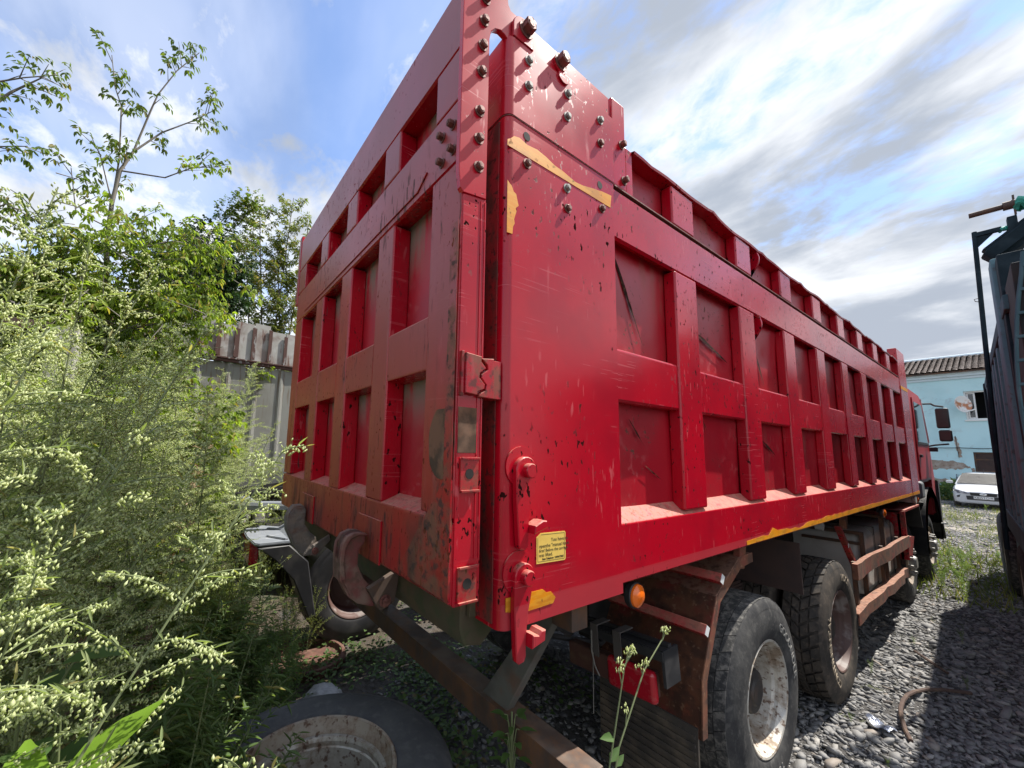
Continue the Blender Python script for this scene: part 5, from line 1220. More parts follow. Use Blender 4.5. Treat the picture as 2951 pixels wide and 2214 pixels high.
def lance_meshes(seed, H=1.0, n=170, L=(.05, .10), w=.085, mat='weed_leaf', branches=5):
    """leafy weed: upright stem, side shoots, narrow pointed leaves all round"""
    g = np.random.default_rng(seed); mb = MB(); LP, LD, LN, LL, LW = [], [], [], [], []
    axes = [(np.zeros(3), np.array([g.normal(0, .08), g.normal(0, .08), 1.]), H, .0045)]
    for k in range(branches):
        t = g.uniform(.15, .7); a = g.uniform(0, 6.28); axes.append((np.array([0, 0, H * t]), np.array([math.cos(a) * .6, math.sin(a) * .6, 1.]), H * g.uniform(.25, .5), .0025))
    for p, d, L_, r_ in axes:
        d = unit(d); bend = g.normal(0, .10, 3) * L_
        f = lambda t: p + d * L_ * t + bend * t * t
        mb.tube([f(t) for t in np.linspace(0, 1, 5)], r_, 4, .3)
        m = int(n * L_ / H * .55)
        for i in range(m):
            t = .05 + .95 * (i / m) ** .85; a = i * 2.4 + g.uniform(-.3, .3); el = g.uniform(-.15, .9)
            dd = np.array([math.cos(a) * math.cos(el), math.sin(a) * math.cos(el), math.sin(el)])
            LP.append(f(t)); LD.append(dd); LN.append(np.array([0, 0, 1]) + g.normal(0, .3, 3)); l = g.uniform(*L) * (1.1 - .55 * t); LL.append(l); LW.append(l * w * g.uniform(1.2, 2.2))
    V, F = leaf_arrays(LP, LD, LN, LL, LW, droop=.28, w1=.5, w2=.40)
    return [('stem', mb.mesh('weed_stem', flat=True), 'mug_stem'), ('leaves', np_mesh('weed_leaves', V, F), mat)]
def feathery_meshes(seed, H=1.5):
    """bushy fine-leaved wormwood, a haze of thread-like leaves and tiny buds"""
    g = np.random.default_rng(seed); mb = MB(); LP, LD, LL = [], [], []; BP = []
    for k in range(26):
        a = g.uniform(0, 6.28); t = g.uniform(.05, .6); el = g.uniform(.75, 1.3); L_ = H * g.uniform(.3, .6) * (1.1 - .5 * t)
        p = np.array([0, 0, H * t]); d = np.array([math.cos(a) * math.cos(el), math.sin(a) * math.cos(el), math.sin(el)])
        f = lambda q: p + d * L_ * q + np.array([0, 0, -.15 * L_ * q * q])
        mb.tube([f(q) for q in np.linspace(0, 1, 4)], .0022, 3, .3)
        for i in range(46):
            q = g.uniform(.1, 1); LP.append(f(q) + g.normal(0, .012, 3)); LD.append(d + g.normal(0, .8, 3)); LL.append(g.uniform(.02, .055))
        for i in range(16): BP.append(f(g.uniform(.5, 1)) + g.normal(0, .012, 3))
    mb.tube([(0, 0, 0), (.01, .01, H * .5), (0, .03, H * .95)], .006, 5, .3)
    n = len(LP); V, F = leaf_arrays(LP, LD, g.normal(0, .4, (n, 3)) + np.array([0, 0, 1]), LL, np.full(n, .0042), w2=.45)
    Vb, Fb = bud_arrays(np.array(BP), np.full(len(BP), .0022), np.full(len(BP), .003), g)
    return [('stem', mb.mesh('wormwood_stem', flat=True), 'mug_stem'), ('leaves', np_mesh('wormwood_leaves', V, F), 'fine_leaf'), ('flower_buds', np_mesh('wormwood_buds', Vb, Fb), 'mug_bud')]
def plant(name, meshes, loc, label, group, rz=0, scale=1., tilt=(0, 0), cat='weed'):
    e = (Matrix.Rotation(tilt[0], 3, 'X') @ Matrix.Rotation(tilt[1], 3, 'Y') @ Matrix.Rotation(rz, 3, 'Z')).to_euler()
    t = thing(name, label, cat, group, loc, tuple(e)); t.scale = (scale,) * 3
    for n, me, mt in meshes:
        o = link(n, me, M[mt], t)
        if n != 'stem': o['kind'] = 'stuff'
    return t
MUG = [mugwort_meshes(100 + i, 2.05, 32, True, (.10, .2, .06, .16, .12)[i]) for i in range(5)]
MUGL = [mugwort_meshes(120 + i, 1.1, 0, False, .12) for i in range(3)]
LAN = [lance_meshes(140 + i, 1.0, (190, 150, 230)[i]) for i in range(3)]
FEA = [feathery_meshes(160 + i) for i in range(3)]
M['dead_leaf'] = leafmat('dead_leaf', (.17, .115, .06), (.25, .18, .10), None, .2)
DEAD = [[(n, me, {'mug_stem': 'twig', 'mug_leaf': 'dead_leaf'}[mt]) for n, me, mt in mugwort_meshes(180 + i, 1.7, 0, False, .2)] for i in range(2)]
g = np.random.default_rng(21)
def gz(x, y): return float(ground_z(x, y))
# tall flowering mugwort right beside the lens: sunlit
near = [(.30, -1.50, 1.95, .9, -.26, .0), (.10, -1.55, 2.15, 2.6, -.28, .05), (-.10, -1.60, 2.25, 4.0, -.30, .0), (.38, -1.36, 1.75, 5.5, -.20, .0), (-.35, -1.62, 2.40, 1.7, -.26, -.03), (.0, -1.40, 1.85, .2, -.24, -.05), (-.55, -1.70, 2.45, 3.2, -.30, .04), (.2, -1.42, 2.30, 3.7, -.14, .05), (-.8, -1.75, 2.50, 3.0, -.26, -.06), (-.25, -1.46, 1.95, 1.2, -.22, .05), (-1.1, -1.80, 2.45, 2.2, -.22, 0), (-.55, -1.40, 2.1, 1.1, -.16, 0), (-1.0, -1.5, 2.35, 4.4, -.12, 0), (.05, -1.32, 1.55, 5.2, -.22, 0)]
for i, (x_, y_, h, rz, tx, ty) in enumerate(near):
    plant('mugwort', MUG[i % 5], (x_, y_, gz(x_, y_)), 'tall sunlit mugwort with pale buds, standing close by in front of the other weeds', 'mugwort close to the viewer', rz, h / 2.05, (tx, ty))
# the shaded hollow between them and the truck
def fill(n, x0, x1, y0, y1, kinds, hlo, hhi, label, group, seed, name, ok=None):
    g = np.random.default_rng(seed); k = 0; tries = 0
    while k < n and tries < n * 20:
        tries += 1; x_, y_ = g.uniform(x0, x1), g.uniform(y0, y1)
        if ok and not ok(x_, y_): continue
        base, H0 = kinds[g.integers(len(kinds))]; h = g.uniform(hlo, hhi)
        plant(name, base, (x_, y_, gz(x_, y_)), label, group, g.uniform(0, 6.28), h / H0, (g.normal(0, .09), g.normal(0, .09))); k += 1
lan = [(m, 1.0) for m in LAN]; mugl = [(m, 1.1) for m in MUGL]; mug = [(m, 2.05) for m in MUG]; fea = [(m, 1.5) for m in FEA]
clear = lambda x_, y_: (x_ + .83) ** 2 + (y_ + .28) ** 2 > .66 ** 2 and not (x_ > -1.35 and y_ > -.52)
fill(64, -2.6, -.75, -1.75, -.25, lan + mugl, .55, 1.25, 'shaded leafy weed with narrow leaves in the hollow left of the loose wheel', 'leafy weeds in the shade', 31, 'leafy_weed', clear)
fill(16, -1.0, -.05, -1.45, -.95, mugl + lan, 1.0, 1.5, 'leafy weed with lobed leaves low in the shade under the tall mugwort', 'lobed weeds under the mugwort', 32, 'lobed_weed', clear)
fill(12, -2.75, -2.1, -.45, .12, lan, .5, 1.0, 'narrow-leaved weed growing up under the tailgate hooks', 'weeds under the tailgate', 33, 'leafy_weed')
for x_, y_, h, q, tl in [(-.75, -.95, 1.2, 0, -.36), (-.95, -.98, 1.25, 1, -.40), (-1.15, -.95, 1.15, 2, -.36), (-.62, -1.0, 1.25, 1, -.34), (-1.32, -.82, 1.05, 0, -.30), (-.86, -.90, 1.1, 2, -.42), (-1.05, -1.05, 1.35, 0, -.44), (-1.45, -.62, .95, 1, -.2), (-.52, -1.0, 1.15, 2, -.36), (-1.25, -1.0, 1.3, 1, -.38)]:
    plant('leafy_weed', LAN[q], (x_, y_, gz(x_, y_)), 'leafy weed with long narrow leaves leaning over the left side of the loose wheel', 'weeds against the loose wheel', x_ * 40, h, (tl, .05))
fill(16, -1.5, -.35, -1.85, -1.38, mug, 2.35, 2.85, 'very tall mugwort leaning up past the others toward the tree', 'tallest mugwort stems', 43, 'mugwort')
fill(12, -4.0, -3.3, -2.5, -1.45, mug, 2.5, 3.0, 'tall mugwort half hiding the concrete post', 'mugwort round the concrete post', 44, 'mugwort')
# sunlit bank up to the fence
tall_ok = lambda x_, y_: y_ < -1.16 + (.996 - x_) * .115
fill(34, -2.7, -1.2, -2.2, -.8, mug, 1.75, 2.45, 'flowering mugwort whose pale tops reach out of the shade into the sun', 'mugwort at the edge of the shade', 41, 'mugwort', tall_ok)
fill(96, -4.8, -2.5, -2.7, -.02, mug, 1.9, 2.65, 'pale flowering mugwort on the sunlit bank between the shade and the fence', 'mugwort on the bank', 34, 'mugwort', lambda x_, y_: y_ < -1.10 + (.996 - x_) * .13)
fill(34, -6.6, -4.2, -1.6, .75, fea + fea + mug, 1.0, 1.6, 'feathery yellow-green wormwood at the foot of the grey fence', 'wormwood by the fence', 35, 'wormwood')
fill(20, -5.6, -3.0, .0, .50, fea, .7, 1.2, 'low feathery wormwood beside the grey truck chassis', 'wormwood by the chassis', 36, 'wormwood', lambda x_, y_: y_ < .35 or x_ < -4.4)
fill(14, -3.3, -2.45, -.75, -.30, fea, 1.0, 1.45, 'feathery wormwood crowding the red tail lamp of the grey chassis', 'wormwood before the tail lamp', 42, 'wormwood')
fill(9, -2.6, -.7, -1.5, -.6, [(m, 1.7) for m in DEAD], .9, 1.6, 'dead brown weed stalk standing among the shaded leafy weeds', 'dead stalks in the shade', 51, 'dead_stalk')
fill(12, -4.4, -2.6, -1.9, -.9, [(m, 1.7) for m in DEAD], 1.6, 2.3, 'dead brown weed stalk among the pale mugwort on the bank', 'dead stalks on the bank', 52, 'dead_stalk')
# ground cover under and beside the truck, dead twigs, litter
n = 9000; gx_ = np.r_[g.uniform(-4.2, -.6, 5200), g.uniform(-3.0, -1.15, 3800)]; gy_ = np.r_[g.uniform(-1.6, 2.2, 5200), g.uniform(.0, 1.5, 3800)]; keep = (np.sin(gx_ * 4 + 1) * np.sin(gy_ * 3.7) + g.normal(0, .5, n)) > -.1
keep &= ~((gx_ > -1.2) & (gy_ > .9)); gx_, gy_ = gx_[keep], gy_[keep]; n = len(gx_)
P = np.column_stack([gx_, gy_, ground_z(gx_, gy_) + g.uniform(.01, .09, n)]); Dv = np.column_stack([g.normal(0, 1, (n, 2)), g.uniform(-.1, .5, n)])
V, F = leaf_arrays(P, Dv, g.normal(0, .25, (n, 3)) + np.array([0, 0, 1]), g.uniform(.025, .055, n), g.uniform(.02, .04, n)); link('ground_cover', np_mesh('ground_cover', V, F), leafmat('ground_cover_leaf', (.075, .125, .04), (.12, .18, .06), (.16, .12, .06), .3), kind='stuff')
for i in range(16):
    x_, y_ = g.uniform(-2.3, -1.2), g.uniform(-1.1, .1); z_ = gz(x_, y_); a = g.uniform(0, 3.14); L_ = g.uniform(.4, .9)
    pts = [(x_ + math.cos(a) * L_ * t + g.normal(0, .015), y_ + math.sin(a) * L_ * t + g.normal(0, .015), z_ + .06 + .25 * t * g.uniform(.2, 1)) for t in np.linspace(-.5, .5, 6)]
    tag(MB().tube(pts, g.uniform(.004, .011), 5, .5).build('dead_twig', M['twig']), 'dry brown twig tangled among the shaded weeds', 'twig', 'dead twigs in the weeds')
# broad-leaved seedling at the bottom left corner: every leaf its own part
def broad(name, base, specs, label, mat):
    t = thing(name, label, 'plant', None, base); mb = MB()
    for (p, d, L_, w_) in specs:
        p = np.array(p); d = unit(np.array(d, float)); s = unit(np.cross(d, [0, 0, 1.])); nrm = np.cross(s, d); V, F = [], []; m = 7
        for k in range(m + 1):
            q = k / m; ww = w_ * (math.sin(math.pi * q ** .8) * .95 + .02) * .5; c = p + d * L_ * q - nrm * L_ * .22 * q * q
            wob = .05 * w_ * (k % 2)
            V += [c - s * (ww + wob) + nrm * ww * .25, c, c + s * (ww + wob) + nrm * ww * .25]
        for k in range(m):
            o = k * 3; F += [(o, o + 1, o + 4, o + 3), (o + 1, o + 2, o + 5, o + 4)]
        me = np_mesh('leaf', V, F); me.shade_smooth(); link('leaf', me, M[mat], t)
        mb.tube([(0, 0, max(p[2] - .12, 0)), p * np.array([.6, .6, 1]), p], .002, 4)
    mb.tube([(0, 0, 0), (0, 0, max(s_[0][2] for s_ in specs))], .004, 5); mb.build('stem', M['mug_stem'], t)
broad('maple_seedling', (.02, -.99, 0), [((.0, .03, 1.40), (-.35, .55, .5), .17, .075), ((.0, -.01, 1.405), (-.7, -.1, .55), .12, .06), ((.02, .0, 1.40), (.35, .35, .55), .11, .055)], 'bright green broad-leaved seedling at the bottom left edge', 'broad_bright')
sp = []
for k in range(12):
    a = k * 2.4; sp.append(((.06 * math.cos(a), .06 * math.sin(a), 1.0 + .045 * k), (math.cos(a), math.sin(a), .25), g.uniform(.10, .16), g.uniform(.06, .09)))
broad('broad_weed', (-.32, -1.07, 0), sp, 'dull green broad-leaved weed low in the left corner beneath the mugwort', 'broad_leaf')
sp = []
for k in range(10):
    a = k * 2.4 + 1; sp.append(((.05 * math.cos(a), .05 * math.sin(a), .9 + .05 * k), (math.cos(a), math.sin(a), .2), g.uniform(.09, .14), g.uniform(.05, .08)))
broad('broad_weed', (-.62, -1.25, 0), sp, 'second broad-leaved weed behind the corner one, half hidden by mugwort', 'broad_leaf')
# small plant growing over the underrun bar
sp = []
for k in range(22):
    a = k * 2.4; z = .70 + .012 * k; sp.append(((.03 * math.cos(a), .03 * math.sin(a), z), (math.cos(a), math.sin(a), .3), g.uniform(.04, .075), g.uniform(.02, .035)))
broad('small_vine', (-.30, .325, 0), sp, 'small green vine shoot growing over the rusty underrun bar', 'weed_leaf' if False else 'broad_leaf')
# two thin flowering stems in front of the tail lamp
def thin_stem(pts, heads, leaves, label):
    t = thing('thistle_stem', label, 'weed', 'thin flower stems', pts[0]); b = Vector(pts[0]); mb = MB(); mb.tube([Vector(p) - b for p in pts], .0042, 6, .5)
    for h in heads: mb.tube([Vector(h[0]) - b, Vector(h[1]) - b], .0018, 4)
    mb.build('stem', M['mug_stem'], t)
    BP = []; gg = np.random.default_rng(len(heads))
    for h in heads:
        for _ in range(12): BP.append(np.array(h[1]) - np.array(b) + gg.normal(0, .0075, 3))
    V, F = bud_arrays(np.array(BP), np.full(len(BP), .0032), np.full(len(BP), .006), gg); link('flower_heads', np_mesh('flower_heads', V, F), M['mug_bud'], t, kind='stuff')
    for p, d, L_ in leaves:
        V, F = leaf_arrays(np.array([np.array(p) - np.array(b)]), np.array([d]), np.array([[.6, -.2, .8]]), [L_], [L_ * .42]); link('leaf', np_mesh('leaf', V, F), M['broad_leaf'], t)
thin_stem([(.15, .10, 0), (.15, .20, .55), (.15, .33, 1.03), (.15, .421, 1.29)], [((.15, .415, 1.27), (.15, .395, 1.305)), ((.15, .42, 1.28), (.15, .44, 1.32)), ((.15, .42, 1.28), (.15, .462, 1.33)), ((.15, .40, 1.23), (.15, .385, 1.285)), ((.15, .42, 1.285), (.15, .475, 1.318))],
          [((.15, .352, 1.09), (.0, -.9, .35), .065), ((.15, .325, 1.03), (.1, .75, .5), .06)], 'thin pale flower stem, the shorter one, in front of the red tail lamp')
thin_stem([(.12, .12, 0), (.12, .28, .62), (.12, .42, 1.02), (.12, .58, 1.21), (.12, .72, 1.29)], [((.12, .71, 1.28), (.12, .725, 1.315)), ((.12, .71, 1.28), (.12, .745, 1.31)), ((.12, .57, 1.20), (.12, .555, 1.235)), ((.12, .57, 1.2), (.12, .585, 1.24)), ((.12, .46, 1.07), (.12, .47, 1.12))],
          [((.12, .40, .97), (.1, .8, .5), .05)], 'thin pale flower stem, the taller leaning one, in front of the black lamp carrier')

# weed patch and seedlings on the gravel
for k in range(22):
    x_, y_ = g.uniform(-.15, .52), g.uniform(8.3, 12.6)
    plant('gravel_weed', LAN[k % 3], (x_, y_, gz(x_, y_)), 'green weed in the clump on the gravel between the two trucks', 'weed clump on the gravel', g.uniform(0, 6), g.uniform(.25, .5), (g.normal(0, .2), g.normal(0, .2)))
for x_, y_, s_ in [(.05, 3.42, .10), (-.02, 4.55, .14), (.12, 5.7, .12), (.42, 6.2, .2), (.52, 4.9, .14), (.30, 3.05, .08), (-.05, 24.9, .4)]:
    plant('seedling', LAN[1], (x_, y_, gz(x_, y_)), 'small green seedling sprouting alone from the gravel', 'seedlings on the gravel', g.uniform(0, 6), s_)
n = 5200; gy_ = np.concatenate([g.uniform(8, 13, 1800), g.uniform(13, 27, 3400)]); gx_ = g.uniform(-1.8, .75, n); k_ = g.random(n) < .35 + .65 * ((gy_ < 13) | (np.sin(gx_ * 2.1) * np.sin(gy_ * .8) > .1)); gx_, gy_ = gx_[k_], gy_[k_]; n = len(gx_)
V, F = leaf_arrays(np.column_stack([gx_, gy_, ground_z(gx_, gy_)]), np.column_stack([g.normal(0, .5, (n, 2)), np.ones(n)]), g.normal(0, 1, (n, 3)), g.uniform(.06, .22, n) * np.where(gy_ > 13, .8, 1), np.full(n, .010)); link('grass', np_mesh('grass', V, F), leafmat('yellow_green_grass', (.15, .19, .05), (.26, .25, .09), (.33, .28, .14), .35), kind='stuff')
n = 2600; gx_ = g.uniform(-3.6, -.95, n); gy_ = g.uniform(30.2, 31.6, n)
V, F = leaf_arrays(np.column_stack([gx_, gy_, g.uniform(0, 1.1, n) * (1 - .3 * np.abs(np.sin(gx_ * 3)))]), g.normal(0, 1, (n, 3)) + np.array([0, 0, .6]), g.normal(0, 1, (n, 3)), g.uniform(.10, .24, n), g.uniform(.05, .09, n))
b_ = link('bush', np_mesh('bush', V, F), M['weed_leaf']); tag(b_, 'dark green bush at the house wall beside the white car', 'bush')

# ================================================================ trees
def spray(LP, LD, LN, LL, LW, mb, p, d, L_, g, step=.10, leaf=(.07, .10), w=.42, npair=2, droop=.9, r=.006, start=.25, pet=(.06, .13), lean=-.08):
    """twig with opposite compound leaves hanging from it"""
    d = unit(np.array(d, float)); f = lambda q: np.array(p) + d * L_ * q + np.array([0, 0, lean * L_ * q * q])
    mb.tube([f(q) for q in np.linspace(0, 1, 4)], r, 4, .35)
    side = unit(np.cross(d, [0, 0, 1.]) + 1e-6); nn = max(2, int(L_ / step))
    for i in range(nn):
        q = start + (1 - start) * (i + .5) / nn; c = f(q)
        for sg in (-1, 1):
            pd = unit(side * sg * (.9 if i % 2 == 0 else .35) + np.cross(side, d) * (.8 if i % 2 else .2) * sg + d * .55 + g.normal(0, .25, 3)); pl_ = g.uniform(*pet); e = c + pd * pl_
            for k in range(npair * 2 + 1):
                o = c + (e - c) * (.55 + .45 * min(k // 2, npair) / npair)
                sd = unit(np.cross(pd, [0, 0, 1.]) + 1e-6) * (1 if k % 2 else -1) * (0 if k == npair * 2 else .8)
                LP.append(o); LD.append(pd * .6 + sd + np.array([0, 0, -droop]) + g.normal(0, .25, 3)); LN.append(pd * .3 + np.array([0, 0, .7]) + g.normal(0, .45, 3)); l = g.uniform(*leaf); LL.append(l); LW.append(l * w * g.uniform(.8, 1.2))
def tree(name, label, cat, base, limbs, twigs, mat, seed, step=.10, leaf=(.07, .10), w=.42, npair=2, droop=.9, pet=(.06, .13), light=None, group=None, start=.25):
    """limbs: (points, r0, r1); twigs: (point, direction, length)"""
    g = np.random.default_rng(seed); t = thing(name, label, cat, group, base); ROOTS.append(t)
    mb = MB()
    for pts, r0, r1 in limbs:
        n_ = len(pts); mb.tube(pts, [r0 + (r1 - r0) * i / (n_ - 1) for i in range(n_)], 7)
    sets = {}
    for tw in twigs:
        A = sets.setdefault(tw[3] if len(tw) > 3 else mat, ([], [], [], [], []))
        spray(*A, mb, tw[0], tw[1], tw[2], g, step, leaf, w, npair, droop, .0055, start, pet)
    mb.build('trunk', M['bark'], t, sharp=60)
    for mt, A in sets.items():
        V, F = leaf_arrays(*A, droop=.2, w1=.5, w2=.42); link('crown', np_mesh('crown', V, F), M[mt], t, kind='stuff')
    return t
g = np.random.default_rng(44)
def along(pts, q):
    pts = np.array(pts, float); s = np.r_[0, np.cumsum(np.linalg.norm(np.diff(pts, axis=0), axis=1))]; v = q * s[-1]; i = min(np.searchsorted(s, v, 'right') - 1, len(pts) - 2)
    return pts[i] + (pts[i + 1] - pts[i]) * (v - s[i]) / (s[i + 1] - s[i]), unit(pts[i + 1] - pts[i])
def twigs_on(pts, q0, q1, n, L, out=.8, mats=None):
    r_ = []
    for i in range(n):
        p, d = along(pts, q0 + (q1 - q0) * (i + g.random()) / n); v = g.normal(0, 1, 3); v -= d * v.dot(d)
        r_.append((p, d * .8 + unit(v) * out, g.uniform(*L)) + ((mats[g.integers(len(mats))],) if mats else ()))
    return r_
T = [(-5.2, -1.55, 1.0), (-5.05, -1.6, 2.9), (-5, -1.74, 4.22), (-5, -1.75, 4.74), (-5, -1.72, 5.16), (-5, -1.63, 5.45)]
ba = [(-5, -1.63, 5.45), (-4.95, -1.52, 6.03), (-4.9, -1.47, 6.24), (-4.9, -1.32, 6.67), (-4.85, -1.12, 7.02)]
bb = [(-5, -1.63, 5.45), (-5.05, -1.4, 5.86), (-5.1, -1.11, 6.22), (-5.1, -.88, 6.52)]
bc = [(-5, -1.75, 4.74), (-5.05, -1.75, 5.33), (-5.05, -1.8, 6.0), (-5.05, -1.88, 6.21), (-5.05, -1.95, 6.6)]
bd = [(-5, -1.72, 5.16), (-4.9, -1.30, 5.2), (-4.85, -1.05, 5.42), (-4.8, -.80, 5.52)]
be = [(-5, -1.75, 4.43), (-4.95, -2.02, 4.5), (-4.9, -2.1, 4.96)]; bf = [(-5, -1.75, 4.74), (-5, -1.9, 5.25), (-5, -2.0, 5.45)]
bh = [(-5, -1.70, 4.1), (-4.8, -1.2, 4.35), (-4.7, -.85, 4.5)]; bi = [(-5.05, -1.62, 3.2), (-4.8, -1.0, 3.45), (-4.7, -.7, 3.6)]; bj = [(-5.05, -1.65, 3.4), (-4.8, -2.1, 3.8)]
E2 = ['elder_leaf', 'elder_light', 'elder_light']
tw = []
for b_, q0, n, L_ in ((ba, .62, 6, (.18, .34)), (bb, .62, 6, (.18, .34)), (bc, .55, 7, (.16, .30)), (bd, .5, 7, (.2, .36))): tw += twigs_on(b_, q0, 1., n, L_, .7, ['elder_leaf'] if b_ is not bd else ['elder_light', 'elder_leaf'])
tw += twigs_on(ba, .2, .4, 2, (.14, .2), .9, ['elder_leaf']) + twigs_on(bb, .1, .35, 2, (.14, .2), .9, ['elder_leaf']) + twigs_on(be, .4, 1, 4, (.2, .32), .8, ['elder_leaf']) + twigs_on(bf, .4, 1, 3, (.15, .25), .8, ['elder_leaf'])
tw += twigs_on(T, .70, 1., 9, (.2, .4), 1., E2)
for b_, n in ((bh, 26), (bi, 34), (bj, 22)): tw += twigs_on(b_, .05, 1., n, (.3, .62), 1.2, E2)
for _ in range(42):
    c = np.array([g.normal(-4.95, .35), g.normal(-1.45, .38), g.normal(4.0, .42)]); tw.append((c, g.normal(0, 1, 3) + np.array([0, .2, .4]), g.uniform(.3, .6), E2[g.integers(3)]))
for _ in range(110):
    c = np.array([g.normal(-4.9, .4), g.normal(-1.50, .45), g.normal(3.45, .38)]); tw.append((c, g.normal(0, 1, 3) + np.array([0, .2, .3]), g.uniform(.3, .55), E2[g.integers(3)]))
tree('box_elder', 'tall box elder with drooping leaf sprays against the sky, rising behind the left-hand weeds', 'tree', (-5.2, -1.55, 1.0),
     [(T, .035, .014), (ba, .012, .004), (bb, .012, .004), (bc, .011, .004), (bd, .010, .004), (be, .009, .004), (bf, .008, .004), (bh, .012, .004), (bi, .012, .004), (bj, .010, .004)], tw, 'elder_leaf', 5, step=.085, leaf=(.050, .085), w=.36, droop=1.0)
la = [(-4.7, -3.1, 1.2), (-4.6, -2.9, 4.2), (-4.5, -2.66, 5.0), (-4.5, -2.5, 5.33), (-4.5, -2.31, 5.62)]; lb = [(-4.55, -2.8, 5.2), (-4.5, -2.58, 5.4), (-4.5, -2.44, 5.53), (-4.5, -2.22, 5.70)]
lc = [(-4.6, -2.85, 4.3), (-4.5, -2.5, 4.75), (-4.5, -2.33, 4.84)]; ld = [(-4.6, -2.9, 3.7), (-4.5, -2.4, 4.2), (-4.5, -2.15, 4.1)]
tw = twigs_on(la, .84, 1, 6, (.16, .3), .8) + twigs_on(lb, .4, 1, 6, (.16, .3), .8) + twigs_on(lc, .4, 1, 5, (.15, .28), .9) + twigs_on(ld, .2, 1, 14, (.2, .42), 1.1)
for _ in range(16): tw.append((np.array([g.normal(-4.6, .3), g.normal(-2.5, .25), g.normal(3.8, .35)]), g.normal(0, 1, 3), g.uniform(.25, .5)))
tree('box_elder', 'box elder at the far left edge reaching leafy branches into the frame', 'tree', (-4.7, -3.1, 1.2), [(la, .03, .005), (lb, .01, .004), (lc, .01, .004), (ld, .01, .004)], tw, 'elder_leaf', 6, step=.085, leaf=(.045, .075), w=.36, droop=1.0)
# dark broadleaf beyond the fence
T = [(-8.6, -.8, .6), (-8.55, -.8, 3.0), (-8.5, -.85, 5.2), (-8.45, -.75, 6.2)]; lim = [(T, .06, .02)]; tw = []
for k in range(9):
    a = g.uniform(0, 6.28); p, d = along(T, g.uniform(.45, .95)); e = p + np.array([.5 * math.cos(a), .5 * math.sin(a) - .05, g.uniform(.1, .6)]); lim.append(([p, (p + e) / 2 + np.array([0, 0, .05]), e], .02, .006)); tw += twigs_on([p, e], .3, 1, 14, (.3, .6), 1.2)
for _ in range(170): tw.append((np.array([g.normal(-8.4, .4), g.normal(-.88, .28), g.normal(4.85, .45)]), g.normal(0, 1, 3) + np.array([.3, 0, .2]), g.uniform(.3, .6)))
tree('dark_tree', 'dense dark green tree leaning over the grey fence', 'tree', (-8.6, -.8, .6), lim, tw, 'dark_leaf', 8, step=.06, leaf=(.055, .085), w=.55, npair=3, droop=.35, pet=(.10, .2))
rl = [[(-8.4, -.7, 6.0), (-8.3, -.35, 6.5), (-8.2, -.10, 6.95)], [(-8.4, -.75, 6.2), (-8.35, -.5, 6.7), (-8.3, -.3, 6.95)]]
tw = [(p, d, .45) for q in rl for p, d in [along(q, t) for t in (.3, .5, .7, .9)] for d in (d + np.array([0, .5, .2]), d + np.array([0, -.3, .3]))]
T2 = [(-8.5, .1, .6), (-8.45, -.3, 4.5), (-8.4, -.7, 6.0)]
tree('locust_tree', 'thin locust with rows of small round leaflets above the dark tree', 'tree', (-8.5, .1, .6), [(T2, .03, .014)] + [(q, .01, .004) for q in rl], tw, 'elder_leaf', 9, step=.055, leaf=(.04, .06), w=.55, npair=3, droop=.4, pet=(.1, .18))
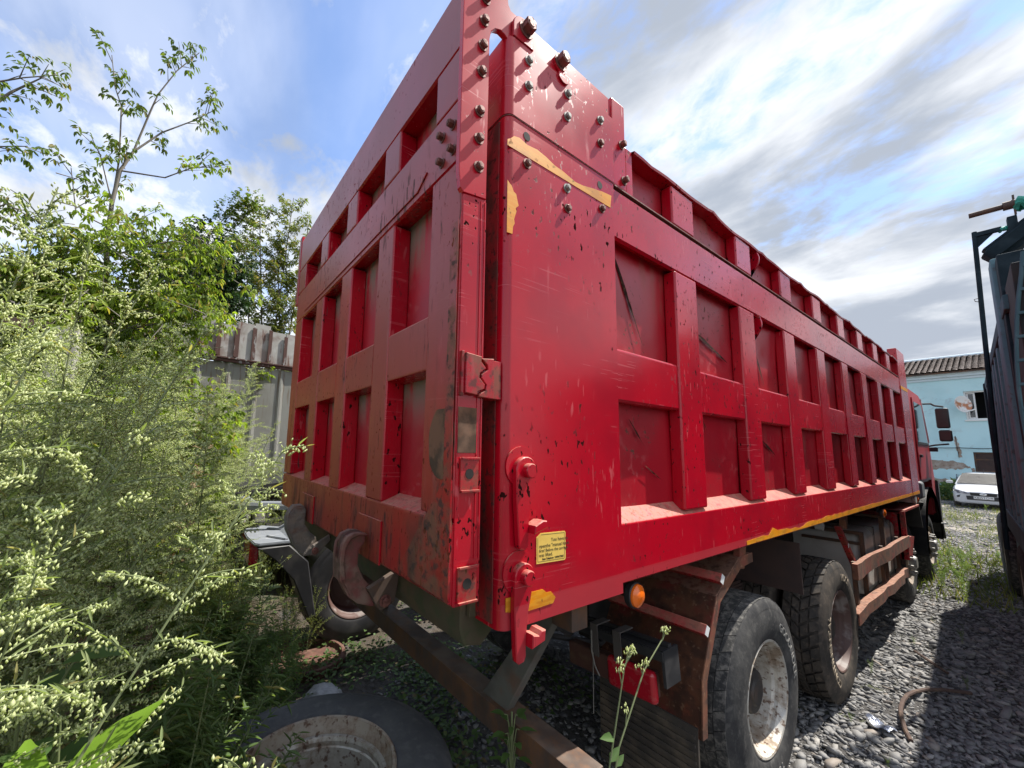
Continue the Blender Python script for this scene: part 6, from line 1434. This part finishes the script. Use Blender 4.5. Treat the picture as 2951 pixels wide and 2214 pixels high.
# slim yellowing saplings against the sky beside the tailgate
for i, (y0, y1, zt) in enumerate([(.58, .24, 8.05), (.84, 1.02, 8.6), (1.18, 1.45, 7.9), (.30, .02, 7.0), (1.0, .72, 7.3)]):
    T = [(-10, y0, .5), (-10, y0, 4.6), (-10, (y0 + y1) / 2, (4.6 + zt) / 2), (-10, y1, zt)]
    tw = twigs_on(T, .40, .98, 60, (.3, .65), .75)
    tree('slim_sapling', ['slim yellowing sapling, leftmost of the tall pair by the tailgate', 'tallest slim yellowing sapling, beside the top of the tailgate', 'slim yellowing sapling half hidden behind the tailgate edge', 'short slim sapling between the dark tree and the tall ones', 'bushy slim sapling low behind the fence top'][i], 'tree', (-10, y0, .5), [(T, .03, .008)], tw, 'slim_leaf', 60 + i, step=.06, leaf=(.08, .13), w=.26, npair=1, droop=.5, pet=(.03, .06), group='slim saplings behind the fence')
# creeper up the sheet fence and leafy shrubs at its foot
tw = []
vp = [(-7.2, .15, 1.2), (-7.15, .0, 2.6), (-7.12, .05, 3.05), (-7.1, .28, 3.35)]
tw += twigs_on(vp, .3, 1, 16, (.15, .35), 1.)
tree('creeper', 'light green creeper climbing the lower sheets of the fence', 'creeper', (-7.2, .15, 1.2), [(vp, .008, .004)], tw, 'elder_light', 71, step=.08, leaf=(.05, .08), droop=.6)
for i, (x_, y_, zt, nn) in enumerate([(-5.6, -1.15, 3.2, 60), (-5.9, -.55, 2.6, 34), (-5.2, -2.1, 3.9, 110), (-6.0, -1.7, 3.8, 90), (-4.9, -2.6, 3.7, 90), (-3.6, -1.25, 2.35, 46), (-3.1, -1.75, 2.2, 40), (-3.9, -.75, 2.2, 36)]):
    zb = gz(x_, y_); T = [(x_, y_, zb), (x_ + .05, y_ + .05, (zb + zt) / 2), (x_, y_, zt)]; tw = twigs_on(T, .25, 1, nn, (.25, .55), 1.2, ['elder_leaf', 'elder_light'])
    tree('shrub', ['leafy green shrub on the bank below the fence battens', 'lighter shrub in front of the lower fence sheets', 'leafy shrub behind the rusty beam', 'tall shrub hiding the fence left of the box elder', 'leafy shrub at the left edge below the rusty beam', 'young box elder shrub in the middle of the mugwort bank', 'young box elder shrub low at the near edge of the bank', 'young box elder shrub nearest the tractor chassis'][i], 'shrub', (x_, y_, zb), [(T, .02, .005)], tw, 'elder_leaf', 80 + i, step=.08, leaf=(.05, .085), droop=.7)
# ---------------------------------------------------------------- children of things built in world coordinates
bpy.context.view_layer.update()
for o in ROOTS:
    inv = Matrix.Translation(-o.location)
    for c in o.children: c.matrix_parent_inverse = inv
bpy.context.view_layer.update()
